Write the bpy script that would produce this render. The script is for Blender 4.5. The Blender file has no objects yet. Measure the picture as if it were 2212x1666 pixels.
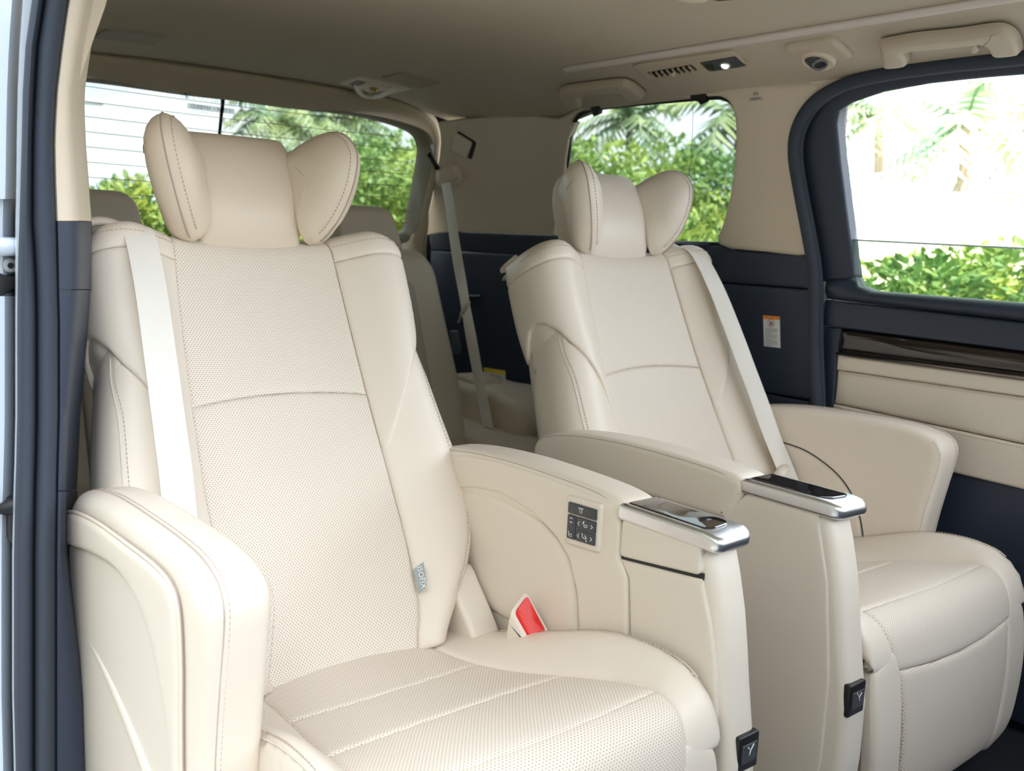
import bpy, math, random
import numpy as np
from mathutils import Matrix, Vector
from mathutils.geometry import delaunay_2d_cdt

# ------------------------------------------------------------------ camera
scene = bpy.context.scene
COL = scene.collection
F = 2029.14
YAW, PIT, ROL = [math.radians(v) for v in (38.907, 8.935, 2.404)]
CAM = np.array([-.2974, -1.2935, .95])
_f = np.array([math.sin(YAW)*math.cos(PIT), math.cos(YAW)*math.cos(PIT), -math.sin(PIT)])
_r = np.array([math.cos(YAW), -math.sin(YAW), 0.]); _u = np.cross(_r, _f)
CR = math.cos(ROL)*_r + math.sin(ROL)*_u; CU = -math.sin(ROL)*_r + math.cos(ROL)*_u
cd = bpy.data.cameras.new('camera'); cam = bpy.data.objects.new('camera', cd); COL.objects.link(cam)
cd.sensor_fit = 'HORIZONTAL'; cd.sensor_width = 36.; cd.lens = F*36./2212.
cd.clip_start = .02; cd.clip_end = 400.
cam.matrix_world = Matrix(((CR[0], CU[0], -_f[0], CAM[0]), (CR[1], CU[1], -_f[1], CAM[1]), (CR[2], CU[2], -_f[2], CAM[2]), (0, 0, 0, 1)))
cd.dof.use_dof = True; cd.dof.focus_distance = 1.45; cd.dof.aperture_fstop = 6.3
scene.camera = cam

# ------------------------------------------------------------------ world, sun, exposure
vs = scene.view_settings
vs.view_transform = 'Standard'; vs.look = 'None'; vs.gamma = 1.0; vs.use_curve_mapping = False
vs.exposure = 1.04
W = bpy.data.worlds.new('world'); scene.world = W; W.use_nodes = True
wn, wl = W.node_tree.nodes, W.node_tree.links
bg = wn['Background']
tc = wn.new('ShaderNodeTexCoord'); mp = wn.new('ShaderNodeMapping'); mp.inputs['Scale'].default_value = (2., 2., 5.)
nz = wn.new('ShaderNodeTexNoise'); nz.inputs['Scale'].default_value = 1.6; nz.inputs['Detail'].default_value = 5
rp = wn.new('ShaderNodeValToRGB'); rp.color_ramp.elements[0].color = (.70, .84, 1., 1); rp.color_ramp.elements[1].color = (.95, .98, 1., 1)
rp.color_ramp.elements[0].position = .35; rp.color_ramp.elements[1].position = .6
wl.new(tc.outputs['Generated'], mp.inputs['Vector']); wl.new(mp.outputs['Vector'], nz.inputs['Vector'])
wl.new(nz.outputs['Fac'], rp.inputs['Fac']); wl.new(rp.outputs['Color'], bg.inputs['Color'])
bg.inputs['Strength'].default_value = 2.6
sl = bpy.data.lights.new('sun', 'SUN'); sun = bpy.data.objects.new('sun', sl); COL.objects.link(sun)
sl.energy = 21.0; sl.angle = math.radians(1.0); sl.color = (1., .96, .9)
sun.rotation_euler = (math.radians(24), math.radians(5), 0)

# ------------------------------------------------------------------ helpers
def A(*v): return np.array(v, float)
def un(x, y, ax, v):
    d = _f + CR*(x-1106.)/F - CU*(y-833.)/F
    i = 'XYZ'.index(ax); return CAM + (v-CAM[i])/d[i]*d
def unf(x, y, fn):                       # ray meets the surface X = fn(Y, Z)
    v = 1.55
    for _ in range(30):
        p = un(x, y, 'X', v); v = .5*v + .5*fn(p[1], p[2])
    return un(x, y, 'X', v)
def spl(pts, n=8, closed=False):
    P = np.array(pts, float); m = len(P); out = []
    segs = m if closed else m-1
    for i in range(segs):
        if closed: p0, p1, p2, p3 = P[(i-1) % m], P[i], P[(i+1) % m], P[(i+2) % m]
        else:
            p1, p2 = P[i], P[i+1]; p0 = P[i-1] if i > 0 else 2*p1-p2; p3 = P[i+2] if i+2 < m else 2*p2-p1
        for k in range(n):
            t = k/n
            out.append(.5*((2*p1)+(-p0+p2)*t+(2*p0-5*p1+4*p2-p3)*t*t+(-p0+3*p1-3*p2+p3)*t**3))
    if not closed: out.append(P[-1])
    return np.array(out)
def rnd(pts, rad, seg=5):
    """closed polygon with rounded corners; rad is a number or one per corner"""
    P = [np.array(p, float) for p in pts]; m = len(P); out = []
    if not hasattr(rad, '__len__'): rad = [rad]*m
    for i in range(m):
        a, b, c = P[i-1], P[i], P[(i+1) % m]
        u1 = a-b; l1 = np.linalg.norm(u1); u1 = u1/l1; u2 = c-b; l2 = np.linalg.norm(u2); u2 = u2/l2
        r = min(rad[i], .49*l1, .49*l2)
        if r < 1e-5: out.append(b); continue
        for k in range(seg+1):
            t = k/seg; out.append((1-t)**2*(b+u1*r)+2*t*(1-t)*b+t*t*(b+u2*r))
    return np.array(out)
def itp(x, xs, ys): return np.interp(x, xs, ys)
def sm(x, xs, ys):
    """smooth interpolation (cubic Hermite, monotone-ish)"""
    xs = np.array(xs, float); ys = np.array(ys, float); x = np.clip(np.asarray(x, float), xs[0], xs[-1])
    d = np.gradient(ys, xs); i = np.clip(np.searchsorted(xs, x)-1, 0, len(xs)-2)
    h = xs[i+1]-xs[i]; t = (x-xs[i])/h
    return (2*t**3-3*t**2+1)*ys[i]+(t**3-2*t*t+t)*h*d[i]+(-2*t**3+3*t*t)*ys[i+1]+(t**3-t*t)*h*d[i+1]
def resample(P, step, closed=True):
    P = np.array(P, float); Q = np.vstack([P, P[:1]]) if closed else P
    out = []
    for a, b in zip(Q[:-1], Q[1:]):
        n = max(1, int(math.ceil(np.linalg.norm(b-a)/step-1e-6)))
        for k in range(n): out.append(a+(b-a)*k/n)
    if not closed: out.append(Q[-1])
    return np.array(out)
def pdist(P, poly):
    a = poly; b = np.roll(poly, -1, 0); ab = b-a; L = (ab**2).sum(1)+1e-18
    best = np.full(len(P), 1e9)
    for i in range(len(a)):
        t = np.clip(((P-a[i])@ab[i])/L[i], 0, 1); d = np.hypot(*(P-a[i]-t[:, None]*ab[i]).T); best = np.minimum(best, d)
    return best
def inside(P, poly):
    x, y = P[:, 0], P[:, 1]; c = np.zeros(len(P), bool); n = len(poly); j = n-1
    for i in range(n):
        xi, yi, xj, yj = *poly[i], *poly[j]
        k = ((yi > y) != (yj > y)) & (x < (xj-xi)*(y-yi)/(yj-yi+1e-18)+xi); c ^= k; j = i
    return c
def area2(p): return .5*np.sum(p[:, 0]*np.roll(p[:, 1], -1)-np.roll(p[:, 0], -1)*p[:, 1])

def tag(o, label=None, cat=None, group=None, kind=None):
    if label: o['label'] = label
    if cat: o['category'] = cat
    if group: o['group'] = group
    if kind: o['kind'] = kind
    return o
def empty(name, loc=(0, 0, 0), parent=None):
    o = bpy.data.objects.new(name, None); COL.objects.link(o); o.location = loc; o.empty_display_size = .05
    if parent: o.parent = parent
    return o
class XF:                                # seat-space to world: X = x0 + m*s
    def __init__(s, x0=0., m=1): s.x0, s.m = x0, m
    def __call__(s, V):
        V = np.array(V, float).copy(); V[:, 0] = s.x0+s.m*V[:, 0]; return V
ID = XF()
def link(name, V, Fc, mat, parent=None, xf=ID, smooth=True, uv=None, kind=None, sharp=None):
    V = xf(V)
    if xf.m < 0: Fc = [tuple(reversed(f)) for f in Fc]
    me = bpy.data.meshes.new(name); me.from_pydata([tuple(v) for v in V], [], [tuple(int(i) for i in f) for f in Fc]); me.update()
    if uv is not None:
        ul = me.uv_layers.new(name='UVMap'); li = np.empty(len(me.loops), np.int32); me.loops.foreach_get('vertex_index', li)
        ul.data.foreach_set('uv', np.asarray(uv, np.float32)[li].ravel())
    if smooth: me.polygons.foreach_set('use_smooth', [True]*len(me.polygons))
    me.materials.append(mat)
    if smooth and sharp:
        try: me.set_sharp_from_angle(angle=math.radians(sharp))
        except Exception: pass
    o = bpy.data.objects.new(name, me); COL.objects.link(o)
    if parent is not None:
        o.parent = parent
        if parent.type == 'EMPTY': o.matrix_parent_inverse = Matrix.Translation(-Vector(parent.location))
    if kind: o['kind'] = kind
    return o
def sub(o, parent):                      # sub-part under a mesh part (all meshes live in world space)
    o.parent = parent; return o

def pad(name, outline, surf, mat, parent=None, xf=ID, r=.008, depth=.005, thick=.012, res=.014, holes=(), sgn=1, h0=0., bulge=0., kind=None, brim=None):
    """a padded panel: outline in (u,v), surf(U,V)->Nx3, edges rolled down by depth over width r, with real thickness"""
    poly = resample(outline, brim or res)
    if area2(poly) < 0: poly = poly[::-1].copy()
    hol = []
    for h in holes:
        h = resample(h, brim or res)
        if area2(h) > 0: h = h[::-1].copy()
        hol.append(h)
    loops = [poly]+hol
    def dist(P): return np.min([pdist(P, l) for l in loops], 0)
    pts = [l for l in loops]; edges = []; k = 0
    for l in loops:
        n = len(l); edges += [(k+i, k+(i+1) % n) for i in range(n)]; k += n
    nb = k; extra = []
    for l in loops:
        t = np.roll(l, -1, 0)-np.roll(l, 1, 0); t /= np.linalg.norm(t, axis=1)[:, None]+1e-12; nrm = np.stack([-t[:, 1], t[:, 0]], -1)
        for fr in ((.12, .35, .65, 1.) if r > .004 else (.4, 1.)):
            d = fr*r; q = l+nrm*d; ok = inside(q, poly)
            for h in hol: ok &= ~inside(q, h)
            q = q[ok]
            if len(q): q = q[dist(q) > d*.93]; extra.append(q)
    lo, hi = poly.min(0), poly.max(0)
    gx, gy = np.meshgrid(np.arange(lo[0]+res*.5, hi[0], res), np.arange(lo[1]+res*.5, hi[1], res*.87))
    gx[1::2] += res*.5; g = np.stack([gx.ravel(), gy.ravel()], -1); ok = inside(g, poly)
    for h in hol: ok &= ~inside(g, h)
    g = g[ok]
    if len(g): g = g[dist(g) > r+res*.45]; extra.append(g)
    P = np.vstack(pts+extra)
    vv, ee, ff, *_ = delaunay_2d_cdt([Vector(p) for p in P], edges, [], 0, 1e-7)
    P2 = np.array([tuple(v) for v in vv]); ff = np.array([f for f in ff if len(f) == 3])
    c = P2[ff].mean(1); ok = inside(c, poly)
    for h in hol: ok &= ~inside(c, h)
    ff = ff[ok]
    d = dist(P2); q = np.clip(d/r, 0, 1); H = h0-depth*(1-np.sqrt(np.clip(1-(1-q)**2, 0, 1)))
    if bulge: H = H+bulge*(1-np.exp(-d/max(.25*min(hi-lo), 1e-4)))
    front = offs(surf, P2, H, sgn); back = offs(surf, P2, np.full(len(P2), h0-depth-thick), sgn)
    n = len(P2)
    a2 = P2[ff]; cr = (a2[:, 1, 0]-a2[:, 0, 0])*(a2[:, 2, 1]-a2[:, 0, 1])-(a2[:, 2, 0]-a2[:, 0, 0])*(a2[:, 1, 1]-a2[:, 0, 1])
    ff = np.where((cr > 0)[:, None], ff, ff[:, ::-1])
    if sgn < 0: ff = ff[:, ::-1]
    faces = [tuple(f) for f in ff]+[tuple(f[::-1]+n) for f in ff]
    # rim
    cnt = {}
    for f in ff:
        for i in range(3):
            e = (f[i], f[(i+1) % 3]); cnt[e] = 1
    V = np.vstack([front, back]); uv = np.vstack([P2, P2]); rimF = []
    bidx = {}
    for (a, b) in cnt:
        if (b, a) not in cnt:
            for q_ in (a, b):
                if q_ not in bidx: bidx[q_] = len(bidx)
            rimF.append((a, b))
    base = len(V); bl = list(bidx); extraV = np.vstack([front[bl], back[bl]]); V = np.vstack([V, extraV]); uv = np.vstack([uv, P2[bl], P2[bl]]); m = len(bl)
    for a, b in rimF:
        ia, ib = base+bidx[a], base+bidx[b]; faces.append((ib, ia, ia+m, ib+m))
    return link(name, V, faces, mat, parent, xf, uv=uv, kind=kind)
def offs(surf, P, H, sgn=1):
    e = 1e-3; U, Vv = P[:, 0], P[:, 1]
    S = surf(U, Vv); du = surf(U+e, Vv)-surf(U-e, Vv); dv = surf(U, Vv+e)-surf(U, Vv-e)
    N = np.cross(du, dv); N /= np.linalg.norm(N, axis=1)[:, None]+1e-15
    return S+N*(sgn*np.asarray(H))[:, None]
def on(surf, pts, h, sgn=1):
    P = np.array(pts, float); return offs(surf, P, np.full(len(P), h), sgn)

def ringloft(name, rings, mat, parent=None, xf=ID, caps=True, closed=True, smooth=True, loop=False, sharp=None, flip=False):
    R = [np.array(r, float) for r in rings]; n = len(R[0]); V = np.vstack(R); Fc = []
    m = len(R)
    for i in range(m if loop else m-1):
        j = (i+1) % m
        for k in range(n if closed else n-1):
            l = (k+1) % n; Fc.append((i*n+k, i*n+l, j*n+l, j*n+k))
    if caps and closed and not loop:
        for base, rev in ((0, True), ((m-1)*n, False)):
            c = len(V); V = np.vstack([V, V[base:base+n].mean(0)[None]])
            for k in range(n):
                f = (base+k, base+(k+1) % n, c); Fc.append(f[::-1] if rev else f)
    if flip: Fc = [tuple(reversed(f)) for f in Fc]
    return link(name, V, Fc, mat, parent, xf, smooth=smooth, sharp=sharp)
def frames(P):
    P = np.array(P, float); T = np.gradient(P, axis=0); T /= np.linalg.norm(T, axis=1)[:, None]+1e-15
    up = A(0, 0, 1) if abs(T[0][2]) < .9 else A(1, 0, 0)
    N = np.cross(T[0], up); N /= np.linalg.norm(N); out = []
    for t in T:
        N = N-(N@t)*t; N /= np.linalg.norm(N)+1e-15; out.append((t, N.copy(), np.cross(t, N)))
    return out
def tube(name, P, rad, mat, parent=None, xf=ID, n=8, flat=None, up=None):
    P = np.array(P, float); fr = frames(P); rings = []
    rad = np.full(len(P), rad) if not hasattr(rad, '__len__') else rad
    for p, (t, N, B), r in zip(P, fr, rad):
        if up is not None:
            B = np.array(up, float)-(np.array(up)@t)*t; B /= np.linalg.norm(B); N = np.cross(B, t)
        r2 = r if flat is None else r*flat
        rings.append([p+N*r*math.cos(a)+B*r2*math.sin(a) for a in np.linspace(0, 2*math.pi, n, endpoint=False)])
    return ringloft(name, rings, mat, parent, xf)
def stitches(name, P, mat, parent=None, xf=ID, L=.0042, gap=.0026, w=.0008):
    """a row of stitches along a seam, one part"""
    P = np.array(P, float); d = np.r_[0, np.cumsum(np.linalg.norm(np.diff(P, axis=0), axis=1))]
    V, Fc = [], []; s = 0.
    at = lambda q: A(*[np.interp(q, d, P[:, i]) for i in range(3)])
    while s+L < d[-1]:
        a, b = at(s), at(s+L); t = b-a; t /= np.linalg.norm(t)+1e-12
        x = np.cross(t, A(.3, -.7, .6)); x /= np.linalg.norm(x); y = np.cross(t, x); k = len(V)
        for c in (a, b):
            V += [c+x*w, c+y*w, c-x*w, c-y*w]
        Fc += [(k, k+1, k+5, k+4), (k+1, k+2, k+6, k+5), (k+2, k+3, k+7, k+6), (k+3, k, k+4, k+7), (k+3, k+2, k+1, k), (k+4, k+5, k+6, k+7)]
        s += L+gap
    o = link(name, np.array(V), Fc, mat, parent, xf, smooth=False); o['kind'] = 'stuff'; return o
def strip(name, P, Wd, mat, th, parent=None, xf=ID, uvs=True):
    """a webbing strap: centre line P, half-width vectors Wd, thickness th"""
    P = np.array(P, float); Wd = np.array(Wd, float); T = np.gradient(P, axis=0); N = np.cross(T, Wd); N /= np.linalg.norm(N, axis=1)[:, None]
    rings = []; L = np.r_[0, np.cumsum(np.linalg.norm(np.diff(P, axis=0), axis=1))]; uv = []
    for p, w, n_, l in zip(P, Wd, N, L):
        rings.append([p-w-n_*th*.3, p-w*.96-n_*th*.5, p+w*.96-n_*th*.5, p+w-n_*th*.3, p+w+n_*th*.3, p+w*.96+n_*th*.5, p-w*.96+n_*th*.5, p-w+n_*th*.3])
    R = np.array(rings); m, n = R.shape[:2]; V = R.reshape(-1, 3); Fc = []
    for i in range(m-1):
        for k in range(n): Fc.append((i*n+k, i*n+(k+1) % n, (i+1)*n+(k+1) % n, (i+1)*n+k))
    Fc += [tuple(range(n))[::-1], tuple(range((m-1)*n, m*n))]
    hw = np.linalg.norm(Wd, axis=1)
    uv = np.array([[(-hw[i], -hw[i], hw[i], hw[i], hw[i], hw[i], -hw[i], -hw[i])[k], L[i]] for i in range(m) for k in range(n)])
    return link(name, V, Fc, mat, parent, xf, uv=uv, sharp=50)
def slab(name, outline, x0, x1, mat, parent=None, xf=ID, r=.012, axis='X', res=.02, seg=5, fn=None):
    """an extruded outline with rounded edges; outline in (Y,Z) for axis X, (X,Z) for Y, (X,Y) for Z"""
    poly = resample(outline, res)
    if area2(poly) < 0: poly = poly[::-1].copy()
    t = np.roll(poly, -1, 0)-np.roll(poly, 1, 0); t /= np.linalg.norm(t, axis=1)[:, None]+1e-12; nrm = np.stack([-t[:, 1], t[:, 0]], -1)
    def ins(d):
        q = poly+nrm*d; return q
    lay = []
    for k in range(seg+1):
        a = math.pi/2*k/seg; lay.append((x0+r*(1-math.sin(a)), r*(1-math.cos(a))))
    lay = lay[::-1]; lay2 = [(x1-(x-x0), d) for x, d in lay[::-1]]
    rings = []
    for x, d in lay+lay2:
        q = ins(d)
        if axis == 'X': R = np.column_stack([np.full(len(q), x), q])
        elif axis == 'Y': R = np.column_stack([q[:, 0], np.full(len(q), x), q[:, 1]])
        else: R = np.column_stack([q, np.full(len(q), x)])
        if fn is not None: R = fn(R)
        rings.append(R)
    R = np.array(rings); m, n = R.shape[:2]; V = R.reshape(-1, 3); Fc = []
    for i in range(m-1):
        for k in range(n): Fc.append((i*n+k, i*n+(k+1) % n, (i+1)*n+(k+1) % n, (i+1)*n+k))
    vv, ee, tri, *_ = delaunay_2d_cdt([Vector(p) for p in poly], [(i, (i+1) % n) for i in range(n)], [], 1, 1e-9)
    if len(vv) == n:
        for f in tri:
            f = tuple(f); Fc.append(f[::-1]); Fc.append(tuple(i+(m-1)*n for i in f))
    else:
        Fc += [tuple(range(n))[::-1], tuple(range((m-1)*n, m*n))]
    if axis == 'Y': Fc = [tuple(reversed(f)) for f in Fc]
    return link(name, V, Fc, mat, parent, xf, sharp=60)
def box(name, c, size, mat, parent=None, xf=ID, r=.003, rot=None):
    c = np.array(c, float); hx, hy, hz = np.array(size, float)/2
    o2 = rnd([(-hx, -hy), (hx, -hy), (hx, hy), (-hx, hy)], min(r*1.5, hx*.6, hy*.6), 3)
    M = np.eye(3) if rot is None else np.array(rot)
    return slab(name, o2, -hz, hz, mat, parent, xf, r=min(r, hz*.8, hx*.5, hy*.5), axis='Z', res=max(hx, hy)*2, seg=3, fn=lambda R: R@M.T+c)
def lathe(name, prof, c, axis, mat, parent=None, xf=ID, n=24, sharp=40):
    axis = np.array(axis, float); axis /= np.linalg.norm(axis); t = A(0, 0, 1) if abs(axis[2]) < .9 else A(1, 0, 0)
    x = np.cross(axis, t); x /= np.linalg.norm(x); y = np.cross(axis, x); c = np.array(c, float)
    rings = [[c+axis*h+(x*math.cos(a)+y*math.sin(a))*max(rr, 1e-5) for a in np.linspace(0, 2*math.pi, n, endpoint=False)] for rr, h in prof]
    return ringloft(name, rings, mat, parent, xf, sharp=sharp)
def text(name, s, size, origin, ex, ey, mat, parent=None, xf=ID, ext=.0002, align='CENTER', mirror=False, bold=False):
    cu = bpy.data.curves.new('t', 'FONT'); cu.body = s; cu.size = size; cu.extrude = ext; cu.align_x = align; cu.align_y = 'CENTER'; cu.resolution_u = 2
    if bold: cu.offset = size*.012
    o = bpy.data.objects.new('t', cu); COL.objects.link(o); dg = bpy.context.evaluated_depsgraph_get()
    me = bpy.data.meshes.new_from_object(o.evaluated_get(dg)); V = np.array([tuple(v.co) for v in me.vertices]); Fc = [tuple(p.vertices) for p in me.polygons]
    bpy.data.objects.remove(o); bpy.data.curves.remove(cu); bpy.data.meshes.remove(me)
    ex = np.array(ex, float); ey = np.array(ey, float); ex /= np.linalg.norm(ex); ey = ey-(ey@ex)*ex; ey /= np.linalg.norm(ey); ez = np.cross(ex, ey)
    if mirror: V[:, 0] *= -1
    return link(name, np.array(origin)+V[:, :1]*ex+V[:, 1:2]*ey+V[:, 2:]*ez, Fc, mat, parent, xf, smooth=False)

# ------------------------------------------------------------------ materials
def M(name, col, rough=.5, metal=0., coat=0., bump=None, spec=.5, var=0., emit=None, sheen=0., trans=0.):
    m = bpy.data.materials.new(name); m.use_nodes = True; nt = m.node_tree; b = nt.nodes['Principled BSDF']
    b.inputs['Base Color'].default_value = (*col, 1); b.inputs['Roughness'].default_value = rough; b.inputs['Metallic'].default_value = metal
    b.inputs['Coat Weight'].default_value = coat; b.inputs['Coat Roughness'].default_value = .04; b.inputs['Specular IOR Level'].default_value = spec
    b.inputs['Sheen Weight'].default_value = sheen
    if emit: b.inputs['Emission Color'].default_value = (*emit[0], 1); b.inputs['Emission Strength'].default_value = emit[1]
    tcn = nt.nodes.new('ShaderNodeTexCoord')
    if bump:
        sc, st = bump; n = nt.nodes.new('ShaderNodeTexNoise'); n.inputs['Scale'].default_value = sc; n.inputs['Detail'].default_value = 3
        bp = nt.nodes.new('ShaderNodeBump'); bp.inputs['Strength'].default_value = st; bp.inputs['Distance'].default_value = .001
        nt.links.new(tcn.outputs['Object'], n.inputs['Vector']); nt.links.new(n.outputs['Fac'], bp.inputs['Height']); nt.links.new(bp.outputs['Normal'], b.inputs['Normal'])
    if var:
        n2 = nt.nodes.new('ShaderNodeTexNoise'); n2.inputs['Scale'].default_value = 9; n2.inputs['Detail'].default_value = 4
        cr = nt.nodes.new('ShaderNodeValToRGB'); cr.color_ramp.elements[0].color = (*[c*(1-var) for c in col], 1); cr.color_ramp.elements[1].color = (*[min(1, c*(1+var)) for c in col], 1)
        cr.color_ramp.elements[0].position = .3; cr.color_ramp.elements[1].position = .7
        nt.links.new(tcn.outputs['Object'], n2.inputs['Vector']); nt.links.new(n2.outputs['Fac'], cr.inputs['Fac']); nt.links.new(cr.outputs['Color'], b.inputs['Base Color'])
    return m
def perf(name, col, dot, pitch=.0052, rad=.19):
    """perforated leather: rows of punched holes laid out in the panel's own uv (metres)"""
    m = M(name, col, .48, bump=(900, .08)); nt = m.node_tree; N, L = nt.nodes, nt.links; b = N['Principled BSDF']
    uv = N.new('ShaderNodeUVMap'); uv.uv_map = 'UVMap'
    def grid(off):
        mpn = N.new('ShaderNodeMapping'); mpn.inputs['Scale'].default_value = (1/pitch, 1/(pitch*1.25), 1); mpn.inputs['Location'].default_value = (off, off, 0)
        fr = N.new('ShaderNodeVectorMath'); fr.operation = 'FRACTION'; sb = N.new('ShaderNodeVectorMath'); sb.operation = 'SUBTRACT'; sb.inputs[1].default_value = (.5, .5, 0)
        ml = N.new('ShaderNodeVectorMath'); ml.operation = 'MULTIPLY'; ml.inputs[1].default_value = (1, 1.25, 0); ln = N.new('ShaderNodeVectorMath'); ln.operation = 'LENGTH'
        L.new(uv.outputs['UV'], mpn.inputs['Vector']); L.new(mpn.outputs['Vector'], fr.inputs[0]); L.new(fr.outputs['Vector'], sb.inputs[0]); L.new(sb.outputs['Vector'], ml.inputs[0]); L.new(ml.outputs['Vector'], ln.inputs[0])
        return ln.outputs['Value']
    mn = N.new('ShaderNodeMath'); mn.operation = 'MINIMUM'; L.new(grid(0.), mn.inputs[0]); L.new(grid(.5), mn.inputs[1])
    mr = N.new('ShaderNodeMapRange'); mr.inputs['From Min'].default_value = rad*.75; mr.inputs['From Max'].default_value = rad*1.15; L.new(mn.outputs[0], mr.inputs['Value'])
    mx = N.new('ShaderNodeMix'); mx.data_type = 'RGBA'; mx.inputs['A'].default_value = (*dot, 1); mx.inputs['B'].default_value = (*col, 1)
    L.new(mr.outputs['Result'], mx.inputs['Factor']); L.new(mx.outputs['Result'], b.inputs['Base Color'])
    return m
LC = (.815, .725, .625)
M_lea = M('leather cream', LC, .42, bump=(700, .10))
M_leaShade = M('leather shaded headrest', (.76, .65, .52), .42, bump=(700, .10))  # cream leather with the near headrest's shade put into its colour
M_perf = perf('perforated leather', LC, (.36, .30, .27), rad=.17)
M_plc = M('cream plastic', (.80, .715, .62), .38, bump=(1500, .05))
M_stit = M('stitch thread', (.50, .41, .36), .8)
M_seam = M('dark seam thread', (.42, .34, .29), .8)  # one even brown for seam threads, thin wires and joint lines
M_trim = M('beige trim', (.74, .64, .515), .55, bump=(1200, .08))
M_head = M('headliner cloth', (.54, .47, .375), .95, bump=(500, .25))
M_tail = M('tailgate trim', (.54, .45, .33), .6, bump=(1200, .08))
M_navy = M('dark navy plastic', (.027, .039, .068), .45, bump=(1500, .12))
M_rub = M('weatherstrip rubber', (.036, .046, .070), .75, bump=(300, .35))
M_blk = M('black plastic', (.012, .012, .014), .4)
M_chr = M('satin chrome', (.86, .86, .88), .32, metal=1.)
M_paint = M('white pearl paint', (.58, .65, .75), .35, coat=.6)
M_belt = M('seat belt webbing', (.86, .82, .76), .7, bump=(1400, .5))
M_red = M('red button', (.80, .025, .02), .35)
M_grey = M('dark grey key', (.055, .058, .068), .4)
M_white = M('white print', (.9, .9, .9), .6)
M_hand = M('handle plastic', (.55, .465, .36), .45)
M_lab = M('label paper', (.85, .86, .88), .5)
M_org = M('label orange', (.9, .28, .03), .5)
M_yel = M('label yellow', (.9, .72, .1), .5)
M_ink = M('label ink', (.25, .27, .3), .6)
M_carp = M('carpet', (.010, .013, .020), .95, bump=(400, .8))
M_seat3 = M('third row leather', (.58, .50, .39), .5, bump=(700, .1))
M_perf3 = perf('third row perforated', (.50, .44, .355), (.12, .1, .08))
def glass(name, tint, refl=1.):
    m = bpy.data.materials.new(name); m.use_nodes = True; nt = m.node_tree; N, L = nt.nodes, nt.links; N.remove(N['Principled BSDF'])
    t = N.new('ShaderNodeBsdfTransparent'); t.inputs['Color'].default_value = (*tint, 1); g = N.new('ShaderNodeBsdfGlossy'); g.inputs['Roughness'].default_value = .01
    g.inputs['Color'].default_value = (refl, refl, refl, 1)
    lw = N.new('ShaderNodeLayerWeight'); pw = N.new('ShaderNodeMath'); pw.operation = 'POWER'; pw.inputs[1].default_value = 5.
    f = N.new('ShaderNodeMath'); f.operation = 'MULTIPLY_ADD'; f.inputs[1].default_value = .9; f.inputs[2].default_value = .03; mx = N.new('ShaderNodeMixShader')
    L.new(lw.outputs['Facing'], pw.inputs[0]); L.new(pw.outputs[0], f.inputs[0]); L.new(f.outputs[0], mx.inputs['Fac']); L.new(t.outputs['BSDF'], mx.inputs[1]); L.new(g.outputs['BSDF'], mx.inputs[2]); L.new(mx.outputs['Shader'], N['Material Output'].inputs['Surface'])
    return m
M_glass = glass('privacy glass', (.485, .505, .49), .6)      # two faces: squares to the real tint
M_glassd = glass('door glass tint', (.52, .56, .48), .6)
M_edge = M('glass edge', (.55, .75, .70), .2)
def wood():
    m = M('dark burl veneer', (.05, .02, .012), .08, coat=1.); nt = m.node_tree; N, L = nt.nodes, nt.links; b = N['Principled BSDF']
    t = N.new('ShaderNodeTexCoord'); mpn = N.new('ShaderNodeMapping'); mpn.inputs['Scale'].default_value = (6, 6, 22)
    n = N.new('ShaderNodeTexNoise'); n.inputs['Scale'].default_value = 2.2; n.inputs['Detail'].default_value = 8; n.inputs['Distortion'].default_value = 2.2
    c = N.new('ShaderNodeValToRGB'); c.color_ramp.elements[0].color = (.003, .002, .002, 1); c.color_ramp.elements[1].color = (.020, .008, .005, 1); c.color_ramp.elements[0].position = .42; c.color_ramp.elements[1].position = .68
    L.new(t.outputs['Object'], mpn.inputs['Vector']); L.new(mpn.outputs['Vector'], n.inputs['Vector']); L.new(n.outputs['Fac'], c.inputs['Fac']); L.new(c.outputs['Color'], b.inputs['Base Color'])
    return m
M_wood = wood()
# ================================================================== the cabin shell
XC = .81
PX = [.02, .09, .12, .22, .32, .50, .81, 1.12, 1.30, 1.40, 1.50, 1.53, 1.60]
PZ = [1.265, 1.295, 1.306, 1.342, 1.364, 1.376, 1.380, 1.376, 1.364, 1.342, 1.306, 1.295, 1.265]
def hz(X): return sm(X, PX, PZ)
def uh(x, y):                            # ray meets the headliner
    z = 1.36
    for _ in range(40):
        p = un(x, y, 'Z', z); z = .5*z+.5*float(hz(p[0]))
    return un(x, y, 'Z', z)
def uhs(pts): return np.array([uh(*p)[:2] for p in pts])
def s_head(X, Y): return np.column_stack([X, Y, hz(X)])
def wx(Y, Z):
    return 1.62-.12*np.clip((np.asarray(Z)-.9)/.4, 0, 1.3)**1.3-.10*np.clip((np.asarray(Y)-.92)/.42, 0, 1.2)**1.6
def s_wall(Y, Z): return np.column_stack([wx(Y, Z), Y, Z])
def uw(x, y): return unf(x, y, lambda Y, Z: float(wx(Y, Z)))[1:]
def uws(pts): return np.array([uw(*p) for p in pts])
ST = dict(kind='structure')

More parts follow.
